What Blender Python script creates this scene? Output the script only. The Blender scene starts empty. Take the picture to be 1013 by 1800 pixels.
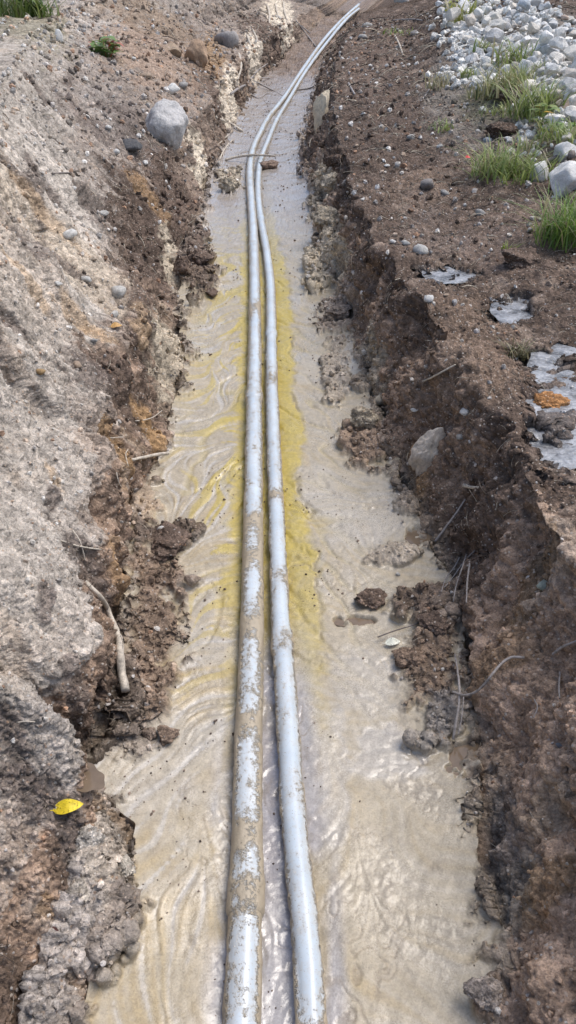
import bpy, bmesh, math, random
import numpy as np
from mathutils import Vector, Matrix, Euler
from mathutils.bvhtree import BVHTree

random.seed(7)
rng = np.random.default_rng(7)
R = math.radians
scene = bpy.context.scene
COL = scene.collection

# ------------------------------------------------------------------ camera
CAM_H = 2.15
FOC = 1352.0                       # focal length in photograph pixels (1013 x 1800)
PITCH = math.atan(960.0 / FOC)
cam_d = bpy.data.cameras.new('camera')
cam = bpy.data.objects.new('camera', cam_d)
COL.objects.link(cam)
cam.location = (0, 0, CAM_H)
cam.rotation_euler = (math.pi / 2 - PITCH, 0, 0)
cam_d.sensor_fit = 'VERTICAL'
cam_d.sensor_height = 24.0
cam_d.lens = 24.0 * FOC / 1800.0
cam_d.clip_start = 0.05
cam_d.clip_end = 1000
scene.camera = cam

# ------------------------------------------------------------------ sky, sun, exposure
SUN_EL, SUN_AZ = R(62), R(66)      # azimuth measured from +Y towards +X
w = bpy.data.worlds.new('World')
scene.world = w
w.use_nodes = True
nt = w.node_tree
nt.nodes.clear()
sky = nt.nodes.new('ShaderNodeTexSky')
sky.sky_type = 'NISHITA'
sky.sun_disc = False
sky.sun_elevation = SUN_EL
sky.sun_rotation = SUN_AZ
sky.air_density = 1.0
sky.dust_density = 2.5
sky.ozone_density = 1.0
bg = nt.nodes.new('ShaderNodeBackground')
bg.inputs['Strength'].default_value = 0.13
out = nt.nodes.new('ShaderNodeOutputWorld')
nt.links.new(sky.outputs[0], bg.inputs[0])
nt.links.new(bg.outputs[0], out.inputs[0])
sun_d = bpy.data.lights.new('sun', 'SUN')
sun_d.energy = 1.5
sun_d.angle = R(40)
sun_d.color = (1.0, 0.96, 0.90)
sun = bpy.data.objects.new('sun', sun_d)
COL.objects.link(sun)
sdir = Vector((math.sin(SUN_AZ) * math.cos(SUN_EL), math.cos(SUN_AZ) * math.cos(SUN_EL), math.sin(SUN_EL)))
sun.rotation_euler = (-sdir).to_track_quat('-Z', 'Y').to_euler()
scene.view_settings.view_transform = 'Standard'
scene.view_settings.look = 'None'
scene.view_settings.exposure = 0.72
scene.view_settings.gamma = 1.0
scene.render.engine = 'CYCLES'
scene.cycles.use_denoising = True
scene.cycles.max_bounces = 6

# ------------------------------------------------------------------ noise
_p = rng.permutation(256)
PERM = np.concatenate([_p, _p, _p]).astype(np.int32)
G3 = rng.normal(size=(256, 3)); G3 /= np.linalg.norm(G3, axis=1)[:, None]
G3 = G3.astype(np.float32)
_a = np.linspace(0, 2 * np.pi, 256, endpoint=False)
G2 = np.stack([np.cos(_a), np.sin(_a)], 1).astype(np.float32)

def fade(t): return t * t * t * (t * (t * 6 - 15) + 10)

def perlin2(x, y):
    x = np.asarray(x, np.float32); y = np.asarray(y, np.float32)
    xi = np.floor(x).astype(np.int32); yi = np.floor(y).astype(np.int32)
    xf = x - xi; yf = y - yi
    xi &= 255; yi &= 255
    u = fade(xf); v = fade(yf)
    def g(ix, iy, dx, dy):
        h = PERM[PERM[ix & 255] + (iy & 255)]
        return G2[h, 0] * dx + G2[h, 1] * dy
    n00 = g(xi, yi, xf, yf); n10 = g(xi + 1, yi, xf - 1, yf)
    n01 = g(xi, yi + 1, xf, yf - 1); n11 = g(xi + 1, yi + 1, xf - 1, yf - 1)
    a = n00 + u * (n10 - n00); b = n01 + u * (n11 - n01)
    return (a + v * (b - a)) * 1.4

def perlin3(x, y, z):
    x = np.asarray(x, np.float32); y = np.asarray(y, np.float32); z = np.asarray(z, np.float32)
    xi = np.floor(x).astype(np.int32); yi = np.floor(y).astype(np.int32); zi = np.floor(z).astype(np.int32)
    xf = x - xi; yf = y - yi; zf = z - zi
    u = fade(xf); v = fade(yf); w_ = fade(zf)
    res = 0
    for cx in (0, 1):
        hx = PERM[(xi + cx) & 255]
        wx = u if cx else 1 - u
        for cy in (0, 1):
            hy = PERM[hx + ((yi + cy) & 255)]
            wy = wx * (v if cy else 1 - v)
            for cz in (0, 1):
                h = PERM[hy + ((zi + cz) & 255)]
                gr = G3[h]
                d = gr[..., 0] * (xf - cx) + gr[..., 1] * (yf - cy) + gr[..., 2] * (zf - cz)
                res = res + wy * (w_ if cz else 1 - w_) * d
    return res * 1.5

def fbm2(x, y, o=4, g=.5):
    r = 0; a = 1
    for i in range(o):
        r = r + a * perlin2(x * 2 ** i + 17.3 * i, y * 2 ** i + 5.1 * i); a *= g
    return r

def sstep(a, b, x):
    t = np.clip((x - a) / (b - a), 0, 1)
    return t * t * (3 - 2 * t)

# ------------------------------------------------------------------ photograph pixel -> place
SP, CP = math.sin(PITCH), math.cos(PITCH)
def ray(px, py):
    u = (px - 506.5) / FOC; v = (py - 900.0) / FOC
    return Vector((u, CP - v * SP, -SP - v * CP))
def unproj(px, py, z):
    r = ray(px, py)
    d = (CAM_H - z) / -r.z
    return Vector((r.x * d, r.y * d, z)), d

# ------------------------------------------------------------------ materials
def new_mat(name):
    m = bpy.data.materials.new(name); m.use_nodes = True
    n = m.node_tree.nodes; l = m.node_tree.links
    return m, n, l, n['Principled BSDF']

def nmath(n, l, op, a, b=None, c=None, clamp=False):
    k = n.new('ShaderNodeMath'); k.operation = op; k.use_clamp = clamp
    for i, s in enumerate((a, b, c)):
        if s is None: continue
        if isinstance(s, (int, float)): k.inputs[i].default_value = s
        else: l.new(s, k.inputs[i])
    return k.outputs[0]

def nnoise(n, l, vec, scale, detail=4, rough=.6):
    k = n.new('ShaderNodeTexNoise'); k.inputs['Scale'].default_value = scale
    k.inputs['Detail'].default_value = detail; k.inputs['Roughness'].default_value = rough
    if vec is not None: l.new(vec, k.inputs['Vector'])
    return k.outputs['Fac']

def nmix(n, l, fac, a, b, blend='MIX'):
    k = n.new('ShaderNodeMix'); k.data_type = 'RGBA'; k.blend_type = blend
    for s, i in ((fac, 0), (a, 6), (b, 7)):
        if isinstance(s, (int, float)): k.inputs[i].default_value = s
        elif isinstance(s, tuple): k.inputs[i].default_value = (*s, 1) if len(s) == 3 else s
        else: l.new(s, k.inputs[i])
    return k.outputs[2]

def nmap(n, l, v, a, b, c, d):
    k = n.new('ShaderNodeMapRange'); l.new(v, k.inputs[0])
    for i, s in enumerate((a, b, c, d)): k.inputs[i + 1].default_value = s
    return k.outputs[0]

def soil_material(name):
    """one earth material; attribute soil = colour + wetness, attribute loose = 0 smooth silt .. 1 crumbly earth"""
    m, n, l, bs = new_mat(name)
    at = n.new('ShaderNodeAttribute'); at.attribute_name = 'soil'
    lo = n.new('ShaderNodeAttribute'); lo.attribute_name = 'loose'
    loose = lo.outputs['Fac']; wet = at.outputs['Alpha']
    tc = n.new('ShaderNodeTexCoord'); P = tc.outputs['Object']
    n0 = nnoise(n, l, P, 11, 5, .7); n1 = nnoise(n, l, P, 42, 6, .72); n2 = nnoise(n, l, P, 170, 3, .65)
    vo = n.new('ShaderNodeTexVoronoi'); vo.inputs['Scale'].default_value = 90
    l.new(P, vo.inputs['Vector'])
    vb = n.new('ShaderNodeTexVoronoi'); vb.inputs['Scale'].default_value = 36
    l.new(P, vb.inputs['Vector'])
    sep = n.new('ShaderNodeSeparateColor'); l.new(vo.outputs['Color'], sep.inputs[0])
    seb = n.new('ShaderNodeSeparateColor'); l.new(vb.outputs['Color'], seb.inputs[0])
    def two(v, a0, a1, b0, b1):          # range on silt, range on loose earth
        s_ = nmap(n, l, v, .3, .7, a0, a1); e_ = nmap(n, l, v, .3, .7, b0, b1)
        return nmath(n, l, 'ADD', nmath(n, l, 'MULTIPLY', s_, nmath(n, l, 'SUBTRACT', 1.0, loose)), nmath(n, l, 'MULTIPLY', e_, loose))
    k = nmath(n, l, 'MULTIPLY', nmath(n, l, 'MULTIPLY', two(n0, .94, 1.06, .74, 1.3), two(n1, .82, 1.14, .60, 1.48)), two(n2, .86, 1.14, .72, 1.34))
    k = nmath(n, l, 'MULTIPLY', k, two(seb.outputs[2], 1, 1, .82, 1.2))
    cc = n.new('ShaderNodeCombineColor')
    for i in range(3): l.new(k, cc.inputs[i])
    col = nmix(n, l, 1.0, at.outputs['Color'], cc.outputs[0], 'MULTIPLY')
    pick = nmath(n, l, 'GREATER_THAN', sep.outputs[0], .86)
    near = nmath(n, l, 'LESS_THAN', vo.outputs['Distance'], .42)
    f = nmath(n, l, 'MULTIPLY', nmath(n, l, 'MULTIPLY', pick, near), nmath(n, l, 'MULTIPLY', loose, .6))
    grit = nmix(n, l, sep.outputs[1], (.62, .58, .52), (.36, .22, .13))
    col = nmix(n, l, f, col, grit)
    l.new(col, bs.inputs['Base Color'])
    rs = nmap(n, l, wet, 0, 1, .55, .08); re = nmap(n, l, wet, 0, 1, .95, .30)
    r = nmath(n, l, 'ADD', rs, nmath(n, l, 'MULTIPLY', nmath(n, l, 'SUBTRACT', re, rs), loose))
    r = nmath(n, l, 'ADD', r, nmap(n, l, n2, .3, .7, -.06, .08))
    l.new(r, bs.inputs['Roughness'])
    sp = nmath(n, l, 'MULTIPLY', nmap(n, l, wet, 0, 1, .3, 1.0), nmap(n, l, loose, 0, 1, 1.0, .35))
    l.new(sp, bs.inputs['Specular IOR Level'])
    h = nmath(n, l, 'ADD', n1, nmath(n, l, 'MULTIPLY', n2, .4))
    he = nmath(n, l, 'SUBTRACT', nmath(n, l, 'ADD', h, nmath(n, l, 'MULTIPLY', n0, .8)), nmath(n, l, 'ADD', nmath(n, l, 'MULTIPLY', vo.outputs['Distance'], .45), nmath(n, l, 'MULTIPLY', vb.outputs['Distance'], .7)))
    he = nmath(n, l, 'MULTIPLY', he, .0095)
    hs = nmath(n, l, 'MULTIPLY', h, nmap(n, l, wet, 0, 1, .0052, .0012))
    hh = nmath(n, l, 'ADD', nmath(n, l, 'MULTIPLY', he, loose), nmath(n, l, 'MULTIPLY', hs, nmath(n, l, 'SUBTRACT', 1.0, loose)))
    b1 = n.new('ShaderNodeBump'); b1.inputs['Strength'].default_value = 1.0
    b1.inputs['Distance'].default_value = 1.0
    l.new(hh, b1.inputs['Height'])
    l.new(b1.outputs[0], bs.inputs['Normal'])
    return m

M_BANK = soil_material('earth')
M_FLOOR = M_BANK

def stone_material():
    m, n, l, bs = new_mat('stone')
    oi = n.new('ShaderNodeObjectInfo')
    tc = n.new('ShaderNodeTexCoord')
    off = n.new('ShaderNodeVectorMath'); off.operation = 'ADD'
    l.new(tc.outputs['Object'], off.inputs[0])
    cb = n.new('ShaderNodeCombineXYZ'); s = nmath(n, l, 'MULTIPLY', oi.outputs['Random'], 40.0)
    for i in range(3): l.new(s, cb.inputs[i])
    l.new(cb.outputs[0], off.inputs[1]); P = off.outputs[0]
    n1 = nnoise(n, l, P, 1.6, 6, .65); n2 = nnoise(n, l, P, 9, 5, .7); n3 = nnoise(n, l, P, 34, 3, .6)
    k = nmath(n, l, 'MULTIPLY', nmap(n, l, n1, .3, .7, .60, 1.25), nmath(n, l, 'MULTIPLY', nmap(n, l, n2, .3, .7, .78, 1.2), nmap(n, l, n3, .3, .7, .86, 1.12)))
    cc = n.new('ShaderNodeCombineColor')
    for i in range(3): l.new(k, cc.inputs[i])
    col = nmix(n, l, 1.0, oi.outputs['Color'], cc.outputs[0], 'MULTIPLY')
    dirt = nmap(n, l, nmath(n, l, 'ADD', n1, nmath(n, l, 'MULTIPLY', n2, .4)), .78, .92, 0, .45)
    col = nmix(n, l, dirt, col, (.17, .13, .095))
    l.new(col, bs.inputs['Base Color'])
    bs.inputs['Roughness'].default_value = .78
    b = n.new('ShaderNodeBump'); b.inputs['Distance'].default_value = .05; b.inputs['Strength'].default_value = .6
    l.new(nmath(n, l, 'ADD', n2, nmath(n, l, 'MULTIPLY', n3, .4)), b.inputs['Height'])
    l.new(b.outputs[0], bs.inputs['Normal'])
    return m
M_STONE = stone_material()

def simple_material(name, col, rough=.7, var=.35, scale=40, bump=.004, spec=.4):
    m, n, l, bs = new_mat(name)
    tc = n.new('ShaderNodeTexCoord'); P = tc.outputs['Object']
    n1 = nnoise(n, l, P, scale, 5, .65)
    a = tuple(c * (1 - var) for c in col); b_ = tuple(min(1, c * (1 + var)) for c in col)
    l.new(nmix(n, l, nmap(n, l, n1, .3, .7, 0, 1), a, b_), bs.inputs['Base Color'])
    bs.inputs['Roughness'].default_value = rough
    bs.inputs['Specular IOR Level'].default_value = spec
    b = n.new('ShaderNodeBump'); b.inputs['Distance'].default_value = bump
    l.new(n1, b.inputs['Height']); l.new(b.outputs[0], bs.inputs['Normal'])
    return m

def grass_material(name, c0, c1):
    m, n, l, bs = new_mat(name)
    at = n.new('ShaderNodeAttribute'); at.attribute_name = 'soil'
    l.new(nmix(n, l, 1.0, at.outputs['Color'], (1, 1, 1), 'MULTIPLY'), bs.inputs['Base Color'])
    bs.inputs['Roughness'].default_value = .5
    bs.inputs['Subsurface Weight'].default_value = 0
    tr = n.new('ShaderNodeBsdfTranslucent'); l.new(at.outputs['Color'], tr.inputs[0])
    ms = n.new('ShaderNodeMixShader'); ms.inputs[0].default_value = .35
    l.new(bs.outputs[0], ms.inputs[1]); l.new(tr.outputs[0], ms.inputs[2])
    l.new(ms.outputs[0], n['Material Output'].inputs[0])
    return m
M_GRASS = grass_material('grass blade', None, None)

M_ROOT_PALE = simple_material('pale root', (.50, .44, .36), .75, .4, 60)
M_ROOT_DARK = simple_material('dark root', (.16, .135, .12), .7, .4, 60)
M_ROOT_GREY = simple_material('grey root', (.30, .27, .25), .6, .4, 60)

# ------------------------------------------------------------------ mesh helpers
def tag(o, label=None, cat=None, group=None, kind=None):
    if label: o['label'] = label
    if cat: o['category'] = cat
    if group: o['group'] = group
    if kind: o['kind'] = kind
    return o

def mesh_np(name, V, F, mats, smooth=True, col=None, loose=None):
    """V (n,3), F (m,3|4) int arrays"""
    V = np.ascontiguousarray(V, np.float32); F = np.ascontiguousarray(F, np.int32)
    me = bpy.data.meshes.new(name)
    k = F.shape[1]
    me.vertices.add(len(V)); me.vertices.foreach_set('co', V.ravel())
    me.loops.add(F.size); me.loops.foreach_set('vertex_index', F.ravel())
    me.polygons.add(len(F))
    me.polygons.foreach_set('loop_start', np.arange(0, F.size, k, dtype=np.int32))
    me.polygons.foreach_set('loop_total', np.full(len(F), k, np.int32))
    me.polygons.foreach_set('use_smooth', np.full(len(F), bool(smooth)))
    me.materials.append(mats)
    if col is not None:
        a = me.attributes.new('soil', 'FLOAT_COLOR', 'POINT')
        a.data.foreach_set('color', np.ascontiguousarray(col, np.float32).ravel())
        if mats.name == 'earth':
            a = me.attributes.new('loose', 'FLOAT', 'POINT')
            a.data.foreach_set('value', np.ascontiguousarray(np.ones(len(V)) if loose is None else loose, np.float32).ravel())
    me.update(calc_edges=True)
    return me

def link(name, me, parent=None, loc=None):
    o = bpy.data.objects.new(name, me); COL.objects.link(o)
    if parent: o.parent = parent
    if loc is not None: o.location = loc
    return o

def ico(sub):
    bm = bmesh.new(); bmesh.ops.create_icosphere(bm, subdivisions=sub, radius=1)
    bm.verts.ensure_lookup_table()
    V = np.array([v.co[:] for v in bm.verts], np.float32)
    F = np.array([[v.index for v in f.verts] for f in bm.faces], np.int32)
    bm.free(); return V, F
ICO = {i: ico(i) for i in (1, 2, 3, 4, 5)}

# ------------------------------------------------------------------ terrain lines (photograph pixel x, y, height above the trench floor)
def zf(py):
    return float(np.interp(py, [8, 60, 120, 160, 200], [1.28, .77, .30, .10, 0.0]))
L0 = [(110,1900),(152,1800),(172,1700),(200,1620),(215,1540),(240,1460),(165,1405),(125,1365),(185,1320),(222,1250),(222,1180),(214,1100),(222,1000),(218,930),(230,880),(268,840),(298,790),(306,720),(326,650),(320,590),(308,545),(314,500),(322,450),(345,410),(356,370),(366,320),(382,280),(405,235),(428,190),(452,150),(485,110),(520,75),(560,40),(596,8)]
R0 = [(905,1900),(892,1800),(886,1700),(866,1600),(840,1500),(832,1430),(848,1360),(838,1290),(824,1220),(818,1130),(795,1040),(755,970),(735,920),(712,870),(698,820),(676,760),(652,700),(626,610),(604,550),(576,480),(560,430),(568,370),(548,330),(535,280),(540,230),(550,180),(562,130),(580,90),(606,50),(646,8)]
L0 = [(x, y, zf(y)) for x, y in L0]; R0 = [(x, y, zf(y)) for x, y in R0]
L1 = [(-150,1900,.30),(-90,1800,.30),(-40,1650,.30),(10,1500,.32),(48,1420,.34),(72,1360,.36),(125,1290,.40),(182,1210,.42),(178,1100,.42),(160,1000,.43),(182,920,.44),(205,860,.45),(215,800,.47),(200,740,.5),(190,690,.5),(212,620,.5),(222,550,.5),(212,480,.52),(205,430,.55),(218,380,.58),(235,330,.6),(260,280,.6),(310,240,.6),(355,190,.6),(395,140,.65),(435,100,.75),(475,65,.9),(525,30,1.12),(560,8,1.32)]
L2 = [(-400,1900,.62),(-260,1600,.66),(-120,1300,.7),(-20,1100,.7),(30,950,.7),(50,850,.72),(40,700,.75),(60,600,.8),(70,500,.85),(80,400,.9),(110,300,.95),(150,200,1.0),(220,130,1.05),(310,70,1.1),(390,30,1.25),(440,8,1.38)]
L3 = [(-800,1900,1.1),(-560,1300,1.15),(-420,1000,1.2),(-260,700,1.25),(-150,500,1.3),(-80,300,1.4),(0,150,1.45),(60,60,1.5),(120,20,1.55)]
R1 = [(1400,1900,.6),(1270,1600,.6),(1150,1350,.6),(1060,1100,.6),(1000,980,.6),(950,870,.6),(890,760,.6),(840,660,.6),(780,570,.6),(720,500,.6),(672,440,.6),(640,380,.6),(620,320,.6),(604,270,.6),(590,210,.6),(586,160,.62),(594,110,.7),(615,60,.88),(640,20,1.17),(665,8,1.3)]
R2 = [(1900,1900,.5),(1500,1300,.52),(1250,1000,.53),(1050,820,.53),(985,720,.53),(930,600,.54),(860,500,.55),(800,420,.57),(770,340,.6),(750,260,.62),(730,180,.7),(722,120,.78),(720,60,.97),(735,15,1.3)]
R3 = [(2400,1900,.6),(1900,1300,.6),(1500,900,.6),(1250,600,.62),(1080,450,.65),(1000,380,.68),(930,300,.7),(870,220,.75),(815,150,.83),(785,80,1.05),(780,20,1.35)]
R4 = [(3000,1900,1.0),(2400,1000,1.0),(1700,500,1.0),(1320,280,1.1),(1130,150,1.18),(1010,80,1.25),(900,30,1.42),(860,12,1.5)]
LINES = [L3, L2, L1, L0, R0, R1, R2, R3, R4]

def row_positions():
    ys = [-6.0, -4.5, -3.2, -2.2, -1.4, -.8, -.4, -.1, .1, .25]
    y = .34
    while y < 24:
        ys.append(y)
        d2 = y * y + CAM_H * CAM_H
        foot = d2 / (FOC * .57 * 2.0)      # ground length of a pixel
        y += min(max(.0034, .95 * foot), .055)
    while y < 160:
        ys.append(y); y *= 1.07
    return np.array(ys, np.float64)
ROWS = row_positions()
NR = len(ROWS)

LX = []; LZ = []
for ln in LINES:
    pts = sorted([tuple(unproj(*p)[0]) for p in ln], key=lambda t: t[1])
    px = np.array([p[0] for p in pts]); py = np.array([p[1] for p in pts]); pz = np.array([p[2] for p in pts])
    x = np.interp(ROWS, py, px); z = np.interp(ROWS, py, pz)
    far = np.clip(ROWS - py[-1], 0, None)
    z = z + np.where(far > 0, 2.6 * (1 - np.exp(-far * .06 / 1.4)), 0)   # the hill goes on rising behind
    x = x + far * .35
    LX.append(x); LZ.append(z)
LX = np.array(LX); LZ = np.array(LZ)
def wob(k, a, s):
    return a * fbm2(ROWS * s + 31 * k, np.full(NR, 7.7 * k), 4, .55)
fadefar = np.interp(ROWS, [0, 12, 20], [1, 1, .6])
for k, a in ((1, .12), (2, .05), (3, .03), (4, .03), (5, .06), (6, .08), (7, .12)):
    LX[k] += wob(k, a, 2.2) * fadefar
    if k in (2, 5): LZ[k] += wob(k + 20, .05, 3.0)
# smooth only a little along the trench so the bays in its walls stay
ker = np.array([1, 2, 3, 2, 1.]); ker /= ker.sum()
for A in (LX, LZ):
    for k in range(len(LINES)):
        A[k] = np.convolve(np.pad(A[k], 2, mode='edge'), ker, 'valid')
# keep the lines in order
for k in range(2, -1, -1): LX[k] = np.minimum(LX[k], LX[k + 1] - (.07 if k == 2 else .25))
for k in range(5, 9): LX[k] = np.maximum(LX[k], LX[k - 1] + (.10 if k == 5 else .25))
OUTL_X = LX[0] - 6.0; OUTR_X = LX[8] + 8.0
BX = np.vstack([np.full(NR, -90.), OUTL_X, LX, OUTR_X, np.full(NR, 100.)])
BZ = np.vstack([LZ[0] + .5, LZ[0] + .45, LZ, LZ[8] + .5, LZ[8] + .9])
NSEG = [8, 22, 110, 190, 84, 250, 120, 110, 84, 76, 24, 8]
us = []
for k, nseg in enumerate(NSEG):
    us.append(k + np.arange(nseg) / nseg)
U = np.concatenate(us + [[float(len(NSEG))]])
NC = len(U)
ui = np.minimum(U.astype(int), len(NSEG) - 1); uf = U - ui
GX = (BX[ui] * (1 - uf)[:, None] + BX[ui + 1] * uf[:, None]).T          # (NR, NC)
GZ = (BZ[ui] * (1 - uf)[:, None] + BZ[ui + 1] * uf[:, None]).T
GY = np.repeat(ROWS[:, None], NC, 1)
for _ in range(3):
    Z2 = GZ.copy(); Z2[:, 1:-1] = .25 * GZ[:, :-2] + .5 * GZ[:, 1:-1] + .25 * GZ[:, 2:]; GZ = Z2
UU = np.repeat(U[None, :], NR, 0)
# band indices: 2 = L3-L2, 3 = L2-L1, 4 = left wall, 5 = floor, 6 = right wall, 7 = R1-R2 ...
def grid_bvh(X, Y, Z, step=3):
    r = np.arange(0, NR, step); c = np.arange(0, NC, step)
    x, y, z = (A[np.ix_(r, c)] for A in (X, Y, Z))
    n, m = x.shape
    V = np.stack([x, y, z], -1).reshape(-1, 3)
    i = np.arange(n * m).reshape(n, m)
    F = np.stack([i[:-1, :-1], i[:-1, 1:], i[1:, 1:], i[1:, :-1]], -1).reshape(-1, 4)
    return BVHTree.FromPolygons(V.tolist(), F.tolist(), all_triangles=False)
BVH = grid_bvh(GX, GY, GZ, 4)
CAMP = Vector((0, 0, CAM_H))
def at(px, py):
    r = ray(px, py); L = r.length
    h, nrm, _, dist = BVH.ray_cast(CAMP, r / L)
    if h is None:
        h = unproj(px, py, .5)[0]; nrm = Vector((0, 0, 1)); dist = (h - CAMP).length
    if nrm.z < 0: nrm = -nrm
    return h, nrm, dist / L            # depth along the optical axis

# ------------------------------------------------------------------ soils
SAND = np.array((.385, .342, .295)); TAN = np.array((.42, .325, .24)); PEAT = np.array((.086, .062, .048))
BROWN = np.array((.262, .187, .136)); OCHRE = np.array((.34, .215, .11)); MUD = np.array((.395, .33, .228))
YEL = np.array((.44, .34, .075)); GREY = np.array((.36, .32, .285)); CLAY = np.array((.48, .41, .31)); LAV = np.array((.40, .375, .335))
x, y, z = GX, GY, GZ
n_a = fbm2(x * 1.1, y * 1.1, 4); n_b = fbm2(x * 4.2 + 9, y * 4.2, 4); n_c = fbm2(x * 13 + 3, y * 13, 3); n_d = fbm2(x * 30 + 1, y * 30, 2)
col = np.empty((NR, NC, 3))
def lay(mask, c):
    global col
    m = np.clip(mask, 0, 1)[..., None]
    col = col * (1 - m) + np.asarray(c) * m
col[:] = SAND
lay((UU >= 6) * 1.0, BROWN)
lay(sstep(-.1, .5, n_a + .5 * n_b) * (UU < 4) * .6, TAN)
lay(sstep(.1, .6, n_b + .4 * n_c) * (UU < 4) * .45, GREY * .9)
lay(sstep(3.55, 3.95, UU + .3 * n_b + .15 * n_c) * (UU < 4.2) * .55, BROWN * 1.1)
ns_ = fbm2((x * .8 + y * .6) * 5.5, (x * .6 - y * .8) * 1.6 + 4, 4, .6)       # streaks down the slope
lay(sstep(.15, .55, ns_) * (UU < 4) * .55, np.array((.235, .19, .155)))
lay(sstep(.45, .8, ns_ + .35 * n_c) * (UU < 4) * .45, np.array((.15, .122, .105)))

lay((UU >= 6.8) * .8, np.array((.072, .053, .043)))
lay((UU >= 7) * sstep(.1, .6, -n_b + .4 * n_c) * .5, np.array((.145, .11, .088)))
lay(sstep(.15, .6, n_b) * (UU >= 6) * .6, PEAT)
lay(sstep(.2, .7, -n_b + .3 * n_a) * (UU >= 6) * .5, np.array((.27, .21, .165)))
# left wall: brown soil with rusty and pale patches
lay(((UU > 4.12) & (UU < 5)) * sstep(-.5, .2, n_b + .3), BROWN * 1.1)
lay(((UU > 4.2) & (UU < 5)) * sstep(.1, .5, n_b) * .7, PEAT)
lay(((UU > 4.3) & (UU < 5)) * sstep(.2, .5, -n_b + .4 * n_c) * .6, OCHRE * .8)

def blob(px, py, rx, ry, c, amt=.9, ns=.9, umin=None, umax=None):
    """a patch of one soil, rx x ry photograph pixels across, with a ragged edge"""
    h, nrm, d = at(px, py)
    wx = rx * d / FOC
    hu, _, du = at(px, py - ry * .5); hd, _, dd = at(px, py + ry * .5)
    wy = min(max(abs(hu.y - hd.y), wx * .35), wx * 9)
    slope = (hu.x - hd.x) / max(abs(hu.y - hd.y), .02)
    dx = (x - h.x - slope * (y - h.y)) / wx; dy = (y - h.y) / wy
    q = 1 - np.sqrt(dx * dx + dy * dy) + ns * .38 * (n_b + .9 * n_c + .4 * n_d)
    m = sstep(-.05, .35, q) * amt
    if umin is not None: m = m * (UU >= umin)
    if umax is not None: m = m * (UU < umax)
    if c is not None: lay(m, c)
    return m
lay(sstep(3.62, 3.9, UU + .22 * n_b + .12 * n_c) * (UU < 5) * np.interp(y, [2.6, 3.4, 9, 12], [0, .75, .75, .4]) * sstep(-.6, .1, n_c + .6 * n_b), PEAT * 1.35)
# left bank: the far slope is topsoil
far_s = np.interp(y, [5.0, 8.0], [0, 1])
lay(far_s * sstep(2.2, 2.75, UU + .25 * n_b + .12 * n_a) * (UU < 5) * .85, np.array((.215, .165, .13)))
lay(far_s * sstep(1.8, 2.4, UU + .25 * n_b) * (UU < 4) * .4, GREY * .75)
lay(far_s * (UU < 5) * sstep(.25, .6, n_b + .3 * n_c) * .5, PEAT * 1.4)
lay(far_s * (UU < 5) * (UU > 2.6) * sstep(.4, .7, n_c - .4 * n_b) * .5, np.array((.36, .25, .16)))
# left bank
blob(90, 1000, 130, 200, SAND * 1.04, .8, .7, None, 4.1)
blob(60, 1250, 120, 130, SAND * .95, .8, .7, None, 4.2)
blob(70, 1330, 60, 160, GREY * .8, .7, 1, None, 5)
blob(60, 760, 130, 70, SAND * 1.05, .8, .7, None, 4)
blob(70, 560, 150, 90, np.array((.40, .345, .29)), .8, .7, None, 4)
blob(90, 440, 140, 60, np.array((.42, .35, .27)), .8, .7, None, 4)
blob(70, 310, 110, 90, SAND * 1.18, .9, .6, None, 4)
blob(60, 190, 70, 60, SAND * 1.05, .7, .6, None, 4)
blob(200, 640, 60, 60, BROWN, .8, 1, None, 5)
blob(215, 690, 70, 60, PEAT * 1.3, .9, 1, None, 5)
blob(245, 600, 22, 110, PEAT * 1.2, .9, 1, None, 5)  # gap between lip and slump, its shadow painted as a dark band
blob(270, 400, 80, 110, PEAT * 1.1, .95, .9, None, 5)
blob(300, 330, 80, 50, PEAT * 1.5, .9, .9, None, 5)
blob(250, 250, 80, 50, PEAT * 1.3, .8, .9, None, 5)
blob(195, 200, 70, 60, GREY * .8, .6, 1, None, 5)
blob(380, 130, 80, 60, BROWN * .8, .9, 1, None, 5)
blob(260, 90, 90, 50, BROWN * 1.1, .7, 1, None, 5)
blob(260, 30, 130, 40, np.array((.22, .16, .11)), .7, 1, None, 5)
blob(480, 60, 70, 50, PEAT * 1.6, .9, .9, None, 5)
blob(390, 190, 40, 60, PEAT * 1.5, .9, .9, None, 5)
blob(405, 150, 12, 70, CLAY, .8, .9, None, 5)
blob(350, 290, 18, 45, CLAY, .9, .9, None, 5)
blob(490, 25, 25, 28, CLAY, .7, 1, None, 5)
for px, py, rx, ry in ((405,150,16,60),(352,292,18,45),(490,25,28,28),(442,78,14,36),(395,185,14,30),(330,270,12,14)):
    blob(px, py, rx, ry, np.array((.60, .52, .41)), .85, 1.1, None, 5)
blob(255, 340, 40, 16, OCHRE, .5, 1, None, 5)
blob(375, 95, 22, 50, OCHRE, .5, 1, None, 5)
blob(305, 620, 45, 70, CLAY * .9, .9, .8, 4, 6)
blob(300, 470, 18, 50, CLAY, .8, .9, 4, 6)
blob(270, 770, 30, 45, OCHRE, .9, .8, 4, 5.2)
blob(215, 850, 40, 40, OCHRE * .7, .8, .9, 4, 5)
blob(205, 1040, 18, 50, OCHRE * .8, .7, .9, 4, 5)
blob(60, 140, 60, 90, SAND * .8, .7, .6, None, 4)
for px, py, rx, ry in ((122,140,12,22),(60,150,40,8),(150,215,60,14),(225,215,50,45),(10,285,22,16),(95,350,34,14),(60,320,18,16),(160,345,30,20),(40,420,30,12),(120,470,40,12),(20,560,30,20),(150,660,40,24),(20,1290,30,70),(30,1390,40,50),(120,1200,14,60),(95,870,14,40),(140,960,30,16),(70,1060,12,50),(100,1440,40,60)):
    blob(px, py, rx, ry, np.array((.135, .108, .092)), .8, 1.1, None, 5)
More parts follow.
